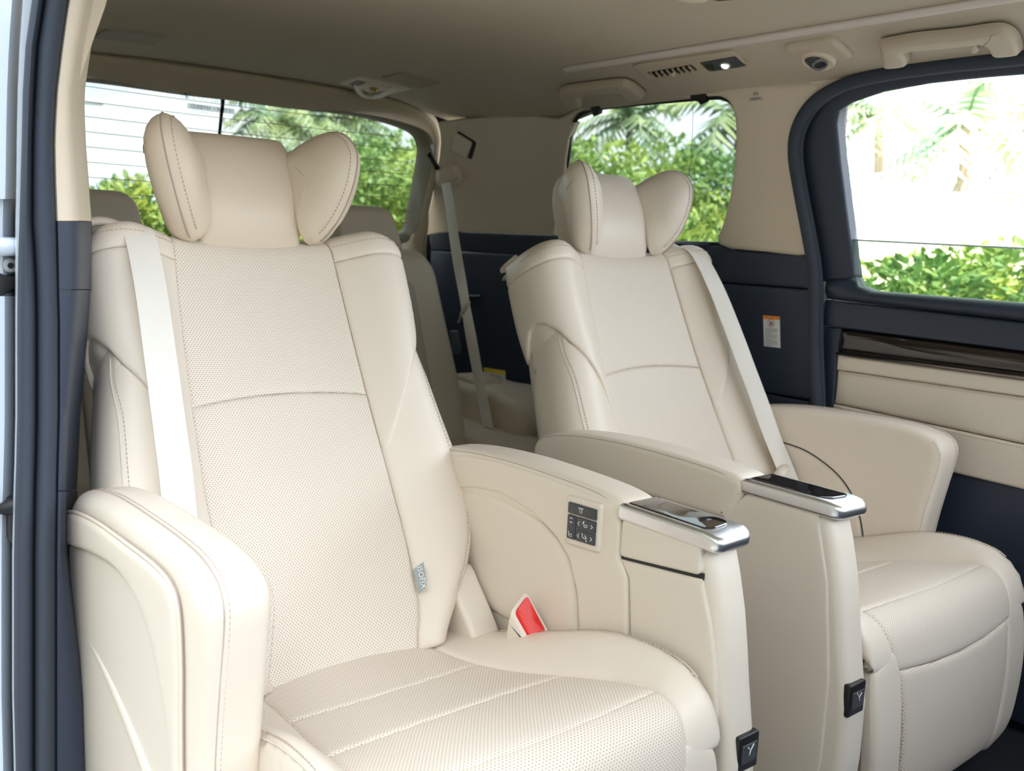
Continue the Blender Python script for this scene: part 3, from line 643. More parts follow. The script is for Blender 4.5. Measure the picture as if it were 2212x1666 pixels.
# grab handles
def c3(pts, ox=1050., s=2.975): return [(ox+x/s, y/s) for x, y in pts]
h1 = c3([(478, 560), (520, 532), (690, 508), (860, 488), (930, 500), (985, 535), (1028, 578), (1005, 598), (930, 603), (890, 568), (860, 550), (735, 565), (612, 582), (628, 618), (618, 652), (540, 660), (503, 618)])
h2 = c3([(905, 240), (925, 225), (1130, 186), (1400, 158), (1630, 124), (1720, 130), (1790, 180), (1818, 255), (1805, 288), (1650, 301), (1605, 250), (1575, 218), (1500, 224), (1290, 246), (1080, 270), (1090, 318), (1080, 366), (940, 377), (918, 320)], 1600.)
for hp, hk, jn, lab in ((h1, c3([(822, 562), (850, 555), (872, 590), (845, 602)]), c3([(862, 488), (850, 520), (845, 552)]), 'cream grab handle above the rear quarter window'),
                    (h2, c3([(1490, 240), (1520, 225), (1548, 270), (1530, 293), (1495, 288)], 1600.), c3([(1640, 130), (1610, 180), (1575, 218)], 1600.), 'cream grab handle above the sliding door opening')):
    hd = empty('grab_handle', tuple(uh(*hp[0]))); tag(hd, lab, 'grab handle')
    P = spl(uhs(hp), 3, True)
    pad('grip', P, s_head, M_hand, hd, sgn=-1, r=.011, depth=.014, thick=.006, res=.008, h0=.026, brim=.006)
    hkp = pad('coat_hook', uhs(hk), s_head, M_hand, hd, sgn=-1, r=.003, depth=.003, thick=.01, res=.006, h0=.018)
    tube('joint_line', on(s_head, spl(uhs(jn), 4), .0262, -1), .0007, M_seam, hd, n=5)
# overhead console lip at the top edge
oc = empty('overhead_console', tuple(uh(1500, -20))); tag(oc, 'rounded beige overhead console with a dark underside gap', 'console')
hpad('shell', [(1380, -100), (1425, -50), (1448, -36), (1490, -27), (1535, -28), (1552, -39), (1566, -100)], M_trim, oc, h0=.03, r=.02, depth=.024, thick=.012)
hpad('gap', [(1545, -8), (1590, -12), (1660, -40), (1650, -90), (1560, -80)], M_blk, oc, h0=.01, r=.006)

# ================================================================== things on the quarter panel
sv = empty('quarter_flap', tuple(unf(1003, 312, lambda Y, Z: float(wx(Y, Z))))); tag(sv, 'small square beige flap standing ajar on the quarter trim', 'flap')
wp2 = lambda px, **k: pad(k.pop('name'), rnd(uws(px), .008, 3) if k.pop('rr', 1) else uws(px), s_wall, k.pop('mat'), k.pop('parent', None), **dict(dict(sgn=-1, r=.004, depth=.003, thick=.006, res=.012, h0=.004), **k))
wp2([(983, 270), (1041, 303), (1026, 352), (970, 324)], name='frame', mat=M_trim, parent=sv, h0=.003)
wp2([(990, 281), (1031, 307), (1020, 345), (979, 322)], name='recess', mat=M_blk, parent=sv, h0=.0042, depth=.001)
wp2([(988, 285), (1023, 307), (1011, 341), (979, 321)], name='flap', mat=M_plc, parent=sv, h0=.012, r=.005)
# third-row belt: ring cover on the trim and the hanging webbing
b3 = empty('rear_seat_belt', tuple(un(1056, 935, 'X', 1.36))); tag(b3, 'beige third row seat belt hanging from the quarter trim', 'seat belt')
cx = [(950, 395), (949, 375), (957, 357), (972, 350), (988, 356), (996, 372), (997, 392), (985, 404), (960, 403)]
pad('guide_cover', spl(uws(cx), 3, True), s_wall, M_trim, b3, sgn=-1, r=.022, depth=.026, thick=.01, res=.010, h0=.034)
sl_ = [unf(x, y, lambda Y, Z: float(wx(Y, Z))-.037) for x, y in ((951, 394), (972, 388), (990, 384), (992, 389), (974, 394), (953, 399))]
tube('guide_slot', np.vstack([sl_, sl_[:2]]), .0028, M_trim, b3)
bl = [(963, 396, 30), (971, 440, 28), (979, 500, 24), (988, 560, 18), (997, 610, 11), (1003, 645, 8), (1009, 680, 9), (1017, 725, 13), (1028, 785, 19), (1041, 855, 25), (1053, 915, 27), (1058, 938, 27)]
cen, wid = [], []
for i, (x, y, w) in enumerate(bl):
    Xp = np.interp(y, [396, 420, 650, 938], [1.40, 1.385, 1.362, 1.350]); c = un(x, y, 'X', Xp); e1 = un(x+w/2, y-w*.06, 'X', Xp)
    v = e1-c; L = np.linalg.norm(v); v = v/L*min(L, .024)
    tw = math.sqrt(max(0, .0225**2-min(L, .0225)**2)); cen.append(c); wid.append(v+A(.8, .35, 0)*tw*.9)
strip('webbing', spl(cen, 4), spl(wid, 4), M_belt, .0016, b3)
c = un(1056, 930, 'X', 1.349); box('stitch_patch', c-A(.003, .001, 0), (.004, .035, .016), M('patch grey', (.25, .25, .27), .8), b3, r=.001)
tg_ = [un(1012, 652, 'X', 1.355), un(1003, 668, 'X', 1.35), un(996, 684, 'X', 1.348)]
tube('tongue_grip', tg_, [.010, .012, .009], M_plc, b3, flat=.55)
tube('tongue_blade', [un(998, 680, 'X', 1.348), un(990, 697, 'X', 1.345)], [.007, .006], M_chr, b3, flat=.25)
# wheel arch trim and plates
wa = empty('wheel_arch_trim', tuple(un(1060, 960, 'X', 1.4))); tag(wa, 'beige moulded side trim shelf below the third row belt', 'side trim')
prof = [(1.19, .49), (1.10, .505), (1.0, .50), (.90, .503), (.80, .49), (.745, .468), (.725, .43), (.735, .385), (.78, .36), (1.19, .30)]
slab('shell', spl(prof, 4, True), 1.372, 1.58, M_trim, wa, r=.03, res=.02)
slab('shelf', rnd([(1.20, .405), (.42, .385), (.42, .22), (1.20, .22)], .02), 1.235, 1.42, M_trim, wa, r=.012, res=.03)
q0 = un(1022, 832, 'X', 1.45); slab('raised_cap', spl([(q0[1]+.07, .50), (q0[1]+.04, .518), (q0[1], .522), (q0[1]-.07, .513), (q0[1]-.10, .49)], 4, False), 1.40, 1.50, M_trim, wa, r=.012, res=.02)
def flat(name, px, X, mat, parent=None, th=.0012, sh=0.):
    P = [un(x, y, 'X', X) for x, y in px]; n = len(P); Q = [p+A(th, 0, 0) for p in P]
    return link(name, np.array(P+Q), [tuple(range(n)), tuple(range(2*n-1, n-1, -1))]+[((i+1) % n, i, n+i, n+(i+1) % n) for i in range(n)], mat, parent, smooth=False)
yl = empty('caution_label', tuple(un(1068, 838, 'X', 1.50))); tag(yl, 'white caution label with a yellow header on the dark side trim', 'label')
flat('paper', [(1045, 794), (1091, 801), (1092, 838), (1047, 838)], 1.52, M_lab, yl); flat('header', [(1045, 794), (1091, 801), (1091, 811), (1045, 803)], 1.519, M_yel, yl)
for k in range(5): flat('print_line', [(1050, 809+k*5), (1086, 814+k*5), (1086, 815+k*5), (1050, 810+k*5)], 1.519, M_ink, yl)
gp_ = empty('access_plate', tuple(unf(985, 765, lambda Y, Z: float(wx(Y, Z))))); tag(gp_, 'small grey plastic plate on the dark rear side panel', 'plate')
wp2([(971, 714), (991, 714), (998, 766), (977, 768)], name='plate', mat=M('plate grey', (.10, .13, .16), .45), parent=gp_)
hk_ = wp2([(1006, 637), (1042, 637), (1044, 645), (1008, 645)], name='cargo_ledge', mat=M_navy, h0=.012, r=.006, depth=.008); tag(hk_, 'dark moulded finger ledge on the rear side panel', 'ledge')
# pillar warning label
wlb = empty('warning_label', tuple(uw(1667, 752)[[0, 0, 1]])); wlb.location = tuple(unf(1667, 752, lambda Y, Z: float(wx(Y, Z)))); tag(wlb, 'white airbag warning label with an orange header on the dark pillar', 'label')
def wl2(name, px, h, mat):
    return pad(name, uws(px), s_wall, mat, wlb, sgn=-1, r=.0006, depth=.0002, thick=.0004, res=.02, h0=h)
wl2('paper', [(1649, 681), (1685, 684), (1686.5, 752), (1651, 748)], .0015, M_lab)
wl2('header', [(1649, 681), (1685, 684), (1685.3, 691.5), (1649.2, 688.5)], .0022, M_org)
for k in range(12):
    y = 709+k*3.3; e_ = 1680 if k % 4 != 3 else 1668
    wl2('print_line', [(1654, y), (e_, y+1.5), (e_, y+2.4), (1654, y+.9)], .0022, M_ink)
c = on(s_wall, [uw(1667, 698)], .0025, -1)[0]; th = np.linspace(0, 2*math.pi, 22)
tube('prohibition_ring', [c+A(0, .0095*math.cos(t), .0095*math.sin(t)) for t in th], .0007, M('label red', (.55, .2, .15), .5), wlb, n=4)
tube('prohibition_bar', [c+A(0, .007, .007), c+A(0, -.007, -.007)], .0007, M('label red2', (.55, .2, .15), .5), wlb, n=4)
box('pictogram', c+A(.0004, 0, -.001), (.0008, .008, .009), M_ink, wlb, r=.0003)

# ================================================================== third-row seats
def row3(x0, x1, hx0, hx1, lab, extra=0.):
    s3 = empty('third_row_seat', ((x0+x1)/2, .75, 0)); tag(s3, lab, 'car seat', 'third row seats')
    lean = lambda R: np.column_stack([R[:, 0], R[:, 1]+(R[:, 2]-.35)*.30, R[:, 2]])
    xm = (x0+x1)/2
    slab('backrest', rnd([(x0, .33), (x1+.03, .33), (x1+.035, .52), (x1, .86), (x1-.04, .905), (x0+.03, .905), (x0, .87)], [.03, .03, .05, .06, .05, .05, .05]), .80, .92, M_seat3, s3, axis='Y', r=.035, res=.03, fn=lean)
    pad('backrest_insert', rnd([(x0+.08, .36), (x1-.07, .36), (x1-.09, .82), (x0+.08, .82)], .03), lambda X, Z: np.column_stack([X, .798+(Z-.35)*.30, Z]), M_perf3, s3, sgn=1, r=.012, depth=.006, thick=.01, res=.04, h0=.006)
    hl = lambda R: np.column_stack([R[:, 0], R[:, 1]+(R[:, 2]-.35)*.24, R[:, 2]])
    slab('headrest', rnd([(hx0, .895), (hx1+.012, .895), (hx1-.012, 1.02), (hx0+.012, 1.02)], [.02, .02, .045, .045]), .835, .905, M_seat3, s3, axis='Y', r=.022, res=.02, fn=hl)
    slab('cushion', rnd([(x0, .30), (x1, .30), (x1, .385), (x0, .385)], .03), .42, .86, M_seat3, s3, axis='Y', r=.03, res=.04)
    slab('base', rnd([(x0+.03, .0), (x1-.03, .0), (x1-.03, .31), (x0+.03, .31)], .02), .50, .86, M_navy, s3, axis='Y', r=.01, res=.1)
    return s3
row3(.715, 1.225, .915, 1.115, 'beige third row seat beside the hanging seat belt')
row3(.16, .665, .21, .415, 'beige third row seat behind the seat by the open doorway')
# ================================================================== captain seats
BA = math.radians(28.5); SB, CB = math.sin(BA), math.cos(BA)
def bloc(s, t, n): return np.column_stack([s, -.10+t*SB-n*CB, .31+t*CB+n*SB])
HWT, HWS = [-.05, 0, .03, .13, .26, .42, .59, .70, .8], [.118, .125, .138, .153, .156, .151, .143, .137, .135]
def hw(t): return sm(t, HWT, HWS)
DA = [-.01, 0, .03, .07, .105, .135, .16, .21, .26, .30]; DS = [-.01, 0, .028, .064, .098, .126, .138, .141, .134, .112]; DN = [-.003, 0, .017, .037, .038, .022, -.004, -.052, -.10, -.128]
def ncen(t): return -.022*np.sin(np.pi*np.clip(t/.7, 0, 1))
def backmap(a, t, wf, nf):
    a = np.asarray(a, float); t = np.asarray(t, float); h = hw(t); sg = np.sign(a); m = np.abs(a)
    n0 = ncen(t); ne = n0+.014
    da = m-h; ds = sm(da, DA, DS); dn = sm(da, DA, DN)
    s_in = m; n_in = n0+.014*np.clip(m/h, 0, 1)**2
    s = np.where(da > 0, h+ds*wf(t), s_in); n = np.where(da > 0, ne+np.where(dn > 0, dn*nf(t), dn), n_in)
    R = .047; an = np.clip((t-.67)/R, 0, 1.75); tt = np.where(t > .67, .67+R*np.sin(an), t); n = n-R*(1-np.cos(an))*np.where(t > .67, 1, 0)
    s = s-np.clip(s-.19, 0, 1)*.33*np.clip((tt-.668)/.045, 0, 1.2)**2
    return bloc(s*sg, tt, n)
one = lambda t: np.ones_like(t)
w_up = lambda t: sm(t, [.0, .30, .42, .49, .55, .62, .70, .8], [.7, .74, .80, .88, .95, .985, 1., 1.])
w_lo = lambda t: sm(t, [-.05, 0, .05, .10, .15, .20, .28, .37, .47, .55], [.30, .38, .52, .76, .93, 1.01, 1.01, .95, .86, .78])
s_bu = lambda a, t: backmap(a, t, w_up, one)
s_bl = lambda a, t: backmap(a, t, w_lo, lambda t: sm(t, [0, .1, .3, .5], [.5, .8, .85, .8]))
def cpx(ts): return [float(hw(t)) for t in ts]

# cushion: v is the run along the centre line from the back crease over the nose and down
CY = [-.03, -.08, -.13, -.23, -.32, -.40, -.47, -.52, -.555, -.582, -.600, -.609, -.616, -.622, -.624, -.618, -.60]
CZ = [.292, .295, .299, .311, .330, .354, .374, .386, .390, .381, .358, .330, .29, .24, .16, .09, .04]
_cv = np.r_[0, np.cumsum(np.hypot(np.diff(CY), np.diff(CZ)))]
vof = lambda Y: float(np.interp(-Y, -np.array(CY[:9]), _cv[:9]))
V_S1, V_S2, V_S3, V_F = vof(-.235), vof(-.395), vof(-.545), float(_cv[11])
V_END = float(_cv[-1])
def sc(v): return sm(v, [0, V_S1, V_S2, V_S3, V_F, V_END], [.14, .152, .180, .203, .198, .185])
def s_cu(a, v):
    a = np.asarray(a, float); v = np.asarray(v, float); sg = np.sign(a); m = np.abs(a)
    Y = sm(v, _cv, CY); Z = sm(v, _cv, CZ); cvx = .008*(1-np.clip(m/.2, 0, 1)**2)
    b = sc(v); wd = .262-b; q_ = np.clip((m-b)/np.maximum(wd, .02), 0, 3)
    cr = sm(v, [0, .05, .10, V_S1, V_S2-.03, V_S2+.05, V_S3, V_S3+.045, V_F, V_END], [.0, .003, .008, .026, .038, .038, .022, .006, 0, 0])
    up_ = sm(q_, [0, .25, .5, .75, .92, 1.05, 1.2, 3.], [0, .35, .78, 1., .96, .70, .2, -1.2])
    down = np.where(q_ > 1.02, (q_-1.02)*wd*1.2, 0.)
    s = np.minimum(m, .262+.004*np.clip(q_-1, 0, 1))
    ny = sm(v, [0, V_S3, V_F, V_END], [0, .15, .9, 1.]); 
    lift = cvx+cr*up_*(q_ > 0)-down*(1-ny)*.9; push = down*ny*.9
    return np.column_stack([s*sg, Y+push-cvx*ny, Z+lift*(1-.7*ny)])

def seam(name, P, parent, xf, r=.0011, mat=None): return tube(name, P, r, mat or M_seam, parent, xf, n=5)

def captain_seat(x0, m, lab, belt_lab, outer):
    xf = XF(x0, m); seat = empty('captain_seat', (x0, -.25, 0)); tag(seat, lab, 'car seat', 'second row captain seats')
    # ---- backrest
    ts = np.linspace(.445, .80, 12); nT = 44
    midT = lambda s: .434-.017*(s/.15)**2
    ss = np.linspace(-.9, .9, 15)
    mid = [(float(hw(.43))*k, midT(float(hw(.43))*k)) for k in ss]; L1 = float(hw(.43))
    body_r = []
    for t in np.r_[np.linspace(-.02, .66, 26), .67, .68, .69, .70, .712, .725, .738, .745]:
        aa = np.linspace(-(float(hw(t))+.29), float(hw(t))+.29, 61); T = np.full(61, t)
        wf = w_up if t > .50 else w_lo
        P = backmap(aa, T, wf, lambda t: .6*np.ones_like(t)); P = P+A(0, CB, -SB)*.007
        P = P-A(0, SB, CB)*.010*np.clip((t-.64)/.03, 0, 1); ctr = P.mean(0); P = ctr+(P-ctr)*A(.98, 1, 1)
        body_r.append(P)
    body = ringloft('backrest_shell', body_r, M_lea, seat, xf, closed=True, flip=True)
    lo_in = [(-L1, midT(L1)-.001)]
    up = [(x, t+.001) for x, t in [(-L1, midT(L1))]+mid+[(L1, midT(L1))]]
    upper = up+[(float(hw(t)), t) for t in np.linspace(.45, .745, 14)]+[(-float(hw(t)), t) for t in np.linspace(.745, .45, 14)]
    pu = pad('backrest_insert', upper, s_bu, M_perf, seat, xf, sgn=1, r=.008, depth=.0035, thick=.01, res=.016, brim=.01)
    dn_ = [(x, t-.001) for x, t in [(L1, midT(L1))]+mid[::-1]+[(-L1, midT(L1))]]
    lower = dn_+[(-float(hw(t)), t) for t in np.linspace(.40, -.02, 18)]+[(float(hw(t)), t) for t in np.linspace(-.02, .40, 18)]
    pad('backrest_insert', lower, s_bl, M_perf, seat, xf, sgn=1, r=.008, depth=.0035, thick=.01, res=.016, brim=.01)
    for sd in (1, -1):
        G = lambda pts: [(sd*(float(hw(t))+d), t) for d, t in pts]
        sg_ = sd
        wing = [(.0005, t) for t in np.linspace(.659, .31, 14)]+[(.012, .315), (.04, .355), (.075, .405), (.105, .45), (.128, .485), (.143, .512), (.165, .538), (.19, .547), (.215, .54), (.24, .515), (.262, .49), (.285, .485), (.288, .56), (.288, .6598)]+[(d, .6598) for d in np.linspace(.26, .02, 10)]
        pad('shoulder_bolster', G(wing), s_bu, M_lea, seat, xf, sgn=1, r=.009, depth=.004, thick=.006, res=.013, h0=.0015, brim=.009)
        cap = [(d, .6602) for d in np.linspace(.0005, .288, 14)]+[(.288, t) for t in (.70, .74)]+[(d, .745) for d in np.linspace(.28, .0005, 12)]+[(.0005, .70)]
        pc = pad('shoulder_cap', G(cap), s_bu, M_lea, seat, xf, sgn=1, r=.009, depth=.004, thick=.006, res=.012, h0=.0015, brim=.009)
        sub(stitches('stitching', on(s_bu, G([(d, .688) for d in np.linspace(.004, .20, 60)]), .002), M_stit, None, xf), pc)
        lun = [(.125, .47), (.135, .505), (.16, .531), (.19, .54), (.22, .531), (.245, .505), (.25, .46)]
        pad('recliner_cover', G(spl(lun, 4)), s_bl, M_lea, seat, xf, sgn=1, r=.010, depth=.005, thick=.006, res=.012, h0=.002)
        lob = [(.0005, t) for t in np.linspace(-.02, .33, 16)]+[(.02, .36), (.05, .41), (.09, .455), (.125, .485), (.15, .503), (.185, .512), (.22, .495), (.25, .44), (.275, .34), (.285, .22), (.28, .08), (.25, .0), (.2, -.02), (.1, -.02)]
        pl = pad('side_bolster', G(lob), s_bl, M_lea, seat, xf, sgn=1, r=.012, depth=.006, thick=.006, res=.014, h0=.0025, brim=.009)
        ln = [(.150, .50), (.145, .46), (.132, .40), (.128, .30), (.126, .20), (.123, .12), (.118, .06)]
        Q = on(s_bl, G(spl(ln, 10)), .003); sub(seam('seam', Q, None, xf, .0009, M_plc), pl)
        Q = on(s_bl, G([(d-.007, t) for d, t in spl(ln, 10)]), .003); sub(stitches('stitching', Q, M_stit, None, xf), pl)
    # ---- headrest
    hr = empty('headrest_group', parent=None) if False else None
    rings = []
    for s, k in ((-.090, .55), (-.0895, .80), (-.086, .93), (-.078, 1.), (-.04, 1.015), (0, 1.02), (.04, 1.015), (.078, 1.), (.086, .93), (.0895, .80), (.090, .55)):
        r_ = []
        for a in np.linspace(0, 2*math.pi, 40, endpoint=False):
            c_, s_ = math.cos(a), math.sin(a); e = 2/2.9
            tt = .112*math.copysign(abs(s_)**e, s_); nn = .066*math.copysign(abs(c_)**e, c_)
            if nn > 0: nn *= 1-.22*(tt/.112)**2*(1.7 if tt < 0 else .9)
            r_.append((s, .792+tt*(.92+.08*k), -.028+nn*k+.10*(tt)))
        r_ = np.array(r_); rings.append(bloc(r_[:, 0], r_[:, 1], r_[:, 2]))
    hc = ringloft('headrest', rings, M_leaShade if outer == 'near' else M_lea, seat, xf, flip=False)
    wa_ = math.radians(60)
    for sd in (1, -1):
        Wo = [(.0, .706), (.0, .79), (.0, .860), (.012, .869), (.05, .875), (.088, .869), (.113, .851), (.126, .825), (.126, .800), (.112, .766), (.087, .732), (.054, .704), (.030, .693), (.012, .694)]
        o_ = spl(Wo, 4, True); s_w = lambda qv, t: bloc(sd*(.089+qv*math.cos(wa_)), t, .018+qv*math.sin(wa_)+.10*(np.asarray(t)-.792))
        c2 = np.array([(.055, .79)]); TB = ((.02, .024), (.3, .023), (.5, .020), (.68, .014), (.82, .007), (.92, -.001), (.975, -.009), (1., -.016), (.98, -.024), (.93, -.033), (.83, -.042), (.68, -.049), (.45, -.053), (.02, -.054))
        rg = []
        for f, h in TB:
            P2 = c2+(o_-c2)*f; hg = o_[:, 0] < c2[0, 0]; P2[hg, 0] = c2[0, 0]+(o_[hg, 0]-.004-c2[0, 0])*f**.30; P2[hg, 1] = c2[0, 1]+(o_[hg, 1]-c2[0, 1])*(f**(.55+.45*o_[hg, 0]/c2[0, 0])); rg.append(offs(s_w, P2, np.full(len(P2), h), sd))
        wing = ringloft('headrest_wing', rg, M_leaShade if outer == 'near' else M_lea, seat, xf, flip=(sd < 0))
        Pt = o_[16:-6]
        sub(seam('piping', on(s_w, c2+(Pt-c2)*1.002, -.0155, sd), None, xf, .0014, M_stit), wing)
        sub(stitches('stitching', on(s_w, c2+(Pt-c2)*.93, -.0012, sd), M_stit, None, xf), wing)
        fs = [t_[0] for t_ in TB[7:-1]]; hs = [t_[1]-.0006 for t_ in TB[7:-1]]
        Q = np.vstack([offs(s_w, c2+(np.array([(.125, .815)])-c2)*f+np.array([(0, .014*(1-f))]), np.array([h]), sd) for f, h in zip(fs, hs)])
        sub(seam('cross_seam', spl(Q, 4), None, xf, .0009, M_stit), wing)
    nk = []
    for t, w_, n0, n1 in ((.60, .10, -.02, -.10), (.68, .105, -.025, -.105), (.72, .10, -.03, -.105), (.80, .075, -.05, -.105)):
        o2 = rnd([(-w_, n1), (w_, n1), (w_, n0), (-w_, n0)], .022, 4); nk.append(bloc(o2[:, 0], np.full(len(o2), t), o2[:, 1]))
    ringloft('headrest_neck', nk, M_lea, seat, xf, sharp=60)
    # ---- cushion
    def strip_(v0, v1, bow=0., n=12, edge=sc):
        ks = np.linspace(-1, 1, 15); b0 = lambda k: v0+bow*(1-k*k); b1 = lambda k: v1+bow*(1-k*k)
        e0 = [(k*float(edge(b0(k))), b0(k)) for k in ks]; e1 = [(k*float(edge(b1(k))), b1(k)) for k in ks[::-1]]
        rt = [(float(edge(v)), v) for v in np.linspace(v0, v1, n)[1:-1]]; lt = [(-float(edge(v)), v) for v in np.linspace(v1, v0, n)[1:-1]]
        return e0+rt+e1+lt
    for nm, v0, v1, bow in (('cushion_insert', .0, V_S1-.001, 0.02), ('cushion_insert', V_S1+.001, V_S2-.001, .02), ('cushion_insert', V_S2+.001, V_S3-.001, .02), ('cushion_insert', V_S3+.001, V_F+.018, .012)):
        o_ = strip_(v0, v1, bow) if nm else None
        pad(nm, o_, s_cu, M_perf, seat, xf, sgn=-1, r=.011, depth=.004, thick=.01, res=.015, brim=.011)
    for sd in (1, -1):
        bo = [(sd*float(sc(v)), v) for v in np.linspace(.0, V_F+.012, 26)]+[(sd*.256, V_F+.006)]+[(sd*.33, v) for v in np.linspace(V_F-.05, .0, 14)]
        pb = pad('cushion_bolster', bo, s_cu, M_lea, seat, xf, sgn=-sd*sd, r=.012, depth=.005, thick=.01, res=.014, brim=.011)
        Q = on(s_cu, [(sd*(float(sc(v))+(.262-float(sc(v)))*.86), v) for v in np.linspace(.13, V_S3+.02, 80)], .0012, -1)
        sub(stitches('stitching', Q, M_stit, None, xf), pb)
        Q = on(s_cu, [(sd*(float(sc(v))+(.262-float(sc(v)))*.94), v) for v in np.linspace(.13, V_S3+.02, 40)], .0004, -1)
        sub(seam('piping', Q, None, xf, .0012, M_plc), pb)
    # legrest below the nose
    V0 = V_F+.021
    edge = lambda v: .172+0*v
    lg = [(.195, V0)]+[(float(sc(v))-.012, v) for v in np.linspace(V0+.01, V_END-.02, 10)]
    pad('legrest_insert', [(-.183, V0), (-.09, V0+.009), (0, V0+.012), (.09, V0+.009), (.183, V0), (.172, V0+.12), (.160, V_END-.03), (-.160, V_END-.03), (-.172, V0+.12)], s_cu, M_perf, seat, xf, sgn=-1, r=.012, depth=.005, thick=.012, res=.016, brim=.012)
    for sd in (1, -1):
        pad('legrest_border', [(sd*x, v) for x, v in spl([(.186, V0-.03), (.176, V0+.12), (.163, V_END-.03), (.19, V_END-.012), (.232, V_END-.05), (.253, V0+.12), (.257, V0+.02), (.242, V0-.024)], 4, True)], s_cu, M_lea, seat, xf, sgn=-1, r=.014, depth=.010, thick=.014, res=.016, brim=.012)
    slab('cushion_core', rnd([(-.15, .02), (-.15, .27), (-.40, .29), (-.56, .34), (-.592, .30), (-.60, .10), (-.585, .03)], .015), -.235, .235, M_lea, seat, xf, r=.02, res=.03)
    slab('seat_rail', rnd([(-.10, .0), (-.10, .10), (-.52, .10), (-.52, .0)], .02), -.20, .20, M_blk, seat, xf, r=.01, res=.1)
    # ---- inner console with the armrest
    cons = [(.02, .525), (.03, .46), (.0, .38), (-.02, .25), (-.02, .03), (-.59, .02), (-.610, .10), (-.617, .20), (-.616, .29), (-.606, .345), (-.598, .39), (-.592, .43), (-.583, .48), (-.570, .53), (-.558, .566), (-.54, .570), (-.41, .570), (-.395, .555), (-.38, .54)]
    cb = slab('console', cons, .274, .334, M_plc, seat, xf, r=.016, res=.015)
    sP = lambda x: (lambda Y, Z: np.column_stack([np.full(np.shape(Y), x), Y, Z]))
    si = sP(.2745); CP = dict(r=.004, depth=.003, thick=.004, res=.014, sgn=-1, h0=.004)
    pad('rear_side_panel', spl([(.015, .50), (-.055, .523), (-.13, .532), (-.209, .520), (-.262, .50), (-.294, .475), (-.315, .43), (-.322, .387), (-.324, .34), (-.20, .33), (-.05, .34), (.0, .42)], 3, True), si, M_lea, seat, xf, **dict(CP, r=.02, depth=.006, h0=.0075))
    swp = [(.018, .508), (-.055, .529), (-.13, .538), (-.211, .527), (-.266, .506), (-.300, .48), (-.322, .433), (-.330, .387), (-.332, .34), (-.430, .34), (-.4285, .413), (-.4215, .485), (-.405, .509), (-.4035, .556), (-.397, .577), (-.385, .584), (-.30, .589), (-.2, .591), (-.1, .588), (-.03, .581), (.018, .571)]
    pad('switch_side_panel', swp, si, M_lea, seat, xf, **dict(CP, h0=.0095, r=.007, depth=.005, thick=.006))
    pad('lower_side_panel', [(-.4055, .508), (-.4235, .485), (-.4325, .413), (-.434, .34), (-.592, .34), (-.588, .391), (-.580, .43), (-.571, .467), (-.563, .490), (-.556, .508), (-.551, .5245)], si, M_plc, seat, xf, **dict(CP, h0=.006, thick=.006, r=.006))
    pk = pad('pocket_lid', rnd([(-.407, .569), (-.549, .574), (-.550, .5305), (-.406, .5135)], .008), si, M_plc, seat, xf, **dict(CP, h0=.0095, thick=.01))
    pad('pocket_gap', [(-.404, .515), (-.552, .532), (-.552, .523), (-.404, .507)], si, M_blk, seat, xf, **dict(CP, h0=.003, r=.001, depth=.0005))
    aP = sP(.3335); AP = dict(CP, sgn=1)
    pad('aisle_side_panel', [(.01, .53), (.0, .40), (-.02, .10), (-.572, .08), (-.584, .20), (-.584, .32), (-.58, .36), (-.572, .42), (-.566, .47), (-.545, .545), (-.540, .566), (-.41, .566), (-.385, .54)], aP, M_plc, seat, xf, **dict(AP, h0=.003))
    # leather armrest
    arm = [(.105, .515), (.11, .538), (.09, .562), (.04, .580), (-.04, .592), (-.14, .599), (-.24, .600), (-.33, .598), (-.385, .593), (-.404, .584), (-.406, .568), (-.400, .555), (-.382, .517), (-.36, .514), (-.2, .511), (.0, .507), (.09, .505)]
    ar = slab('armrest', spl(arm, 3, True), .268, .342, M_lea, seat, xf, r=.014, res=.012)
    top = [(.07, .568), (.04, .5775), (-.04, .5895), (-.14, .5965), (-.24, .5975), (-.33, .5955), (-.37, .591), (-.390, .582), (-.398, .568)]
    for xs_, dz in ((.2705, -.007), (.3395, -.007)):
        T_ = spl(top, 10); sub(stitches('stitching', np.column_stack([np.full(len(T_), xs_), T_[:, 0], T_[:, 1]+dz]), M_stit, None, xf), ar)
        sub(seam('seam', np.column_stack([np.full(len(T_), xs_), T_[:, 0], T_[:, 1]+dz+.004]), None, xf, .0006, M_stit), ar)
    # chrome tray with a glossy lid
    trp = rnd([(.262, -.402), (.340, -.402), (.340, -.566), (.330, -.578), (.272, -.580), (.262, -.570)], [.003, .003, .016, .010, .010, .012], 5)
    def slope(R):
        R = R.copy(); f = np.clip((-.552-R[:, 1])/.028, 0, 1); R[:, 2] = np.where(R[:, 2] > .58, R[:, 2]-.007*f**1.5, R[:, 2]); return R
    ch = slab('tray_bezel', trp, .5655, .5905, M_chr, seat, xf, r=.007, axis='Z', res=.012, fn=slope)
    sub(pad('tray_lid', rnd([(.273, -.408), (.330, -.408), (.330, -.535), (.318, -.548), (.284, -.552), (.273, -.545)], .007, 3), lambda s, Y: np.column_stack([s, Y, .5900+0*s]), M('tray lid gloss', (.02, .014, .012), .06, coat=1.), None, xf, sgn=1, r=.003, depth=.001, thick=.003, res=.02, h0=.0018), ch)
    # switch panel
    sw = pad('switch_bezel', rnd([(-.295, .577), (-.372, .581), (-.371, .507), (-.296, .502)], .008), si, M_plc, seat, xf, **dict(CP, h0=.0145, r=.005, depth=.004))
    S0, S1 = np.array((-.3035, .5685)), np.array((-.3635, .571)); S2, S3 = np.array((-.363, .517)), np.array((-.3035, .513))
    bl_ = lambda u, v: tuple((S0*(1-u)+S1*u)*(1-v)+(S3*(1-u)+S2*u)*v)
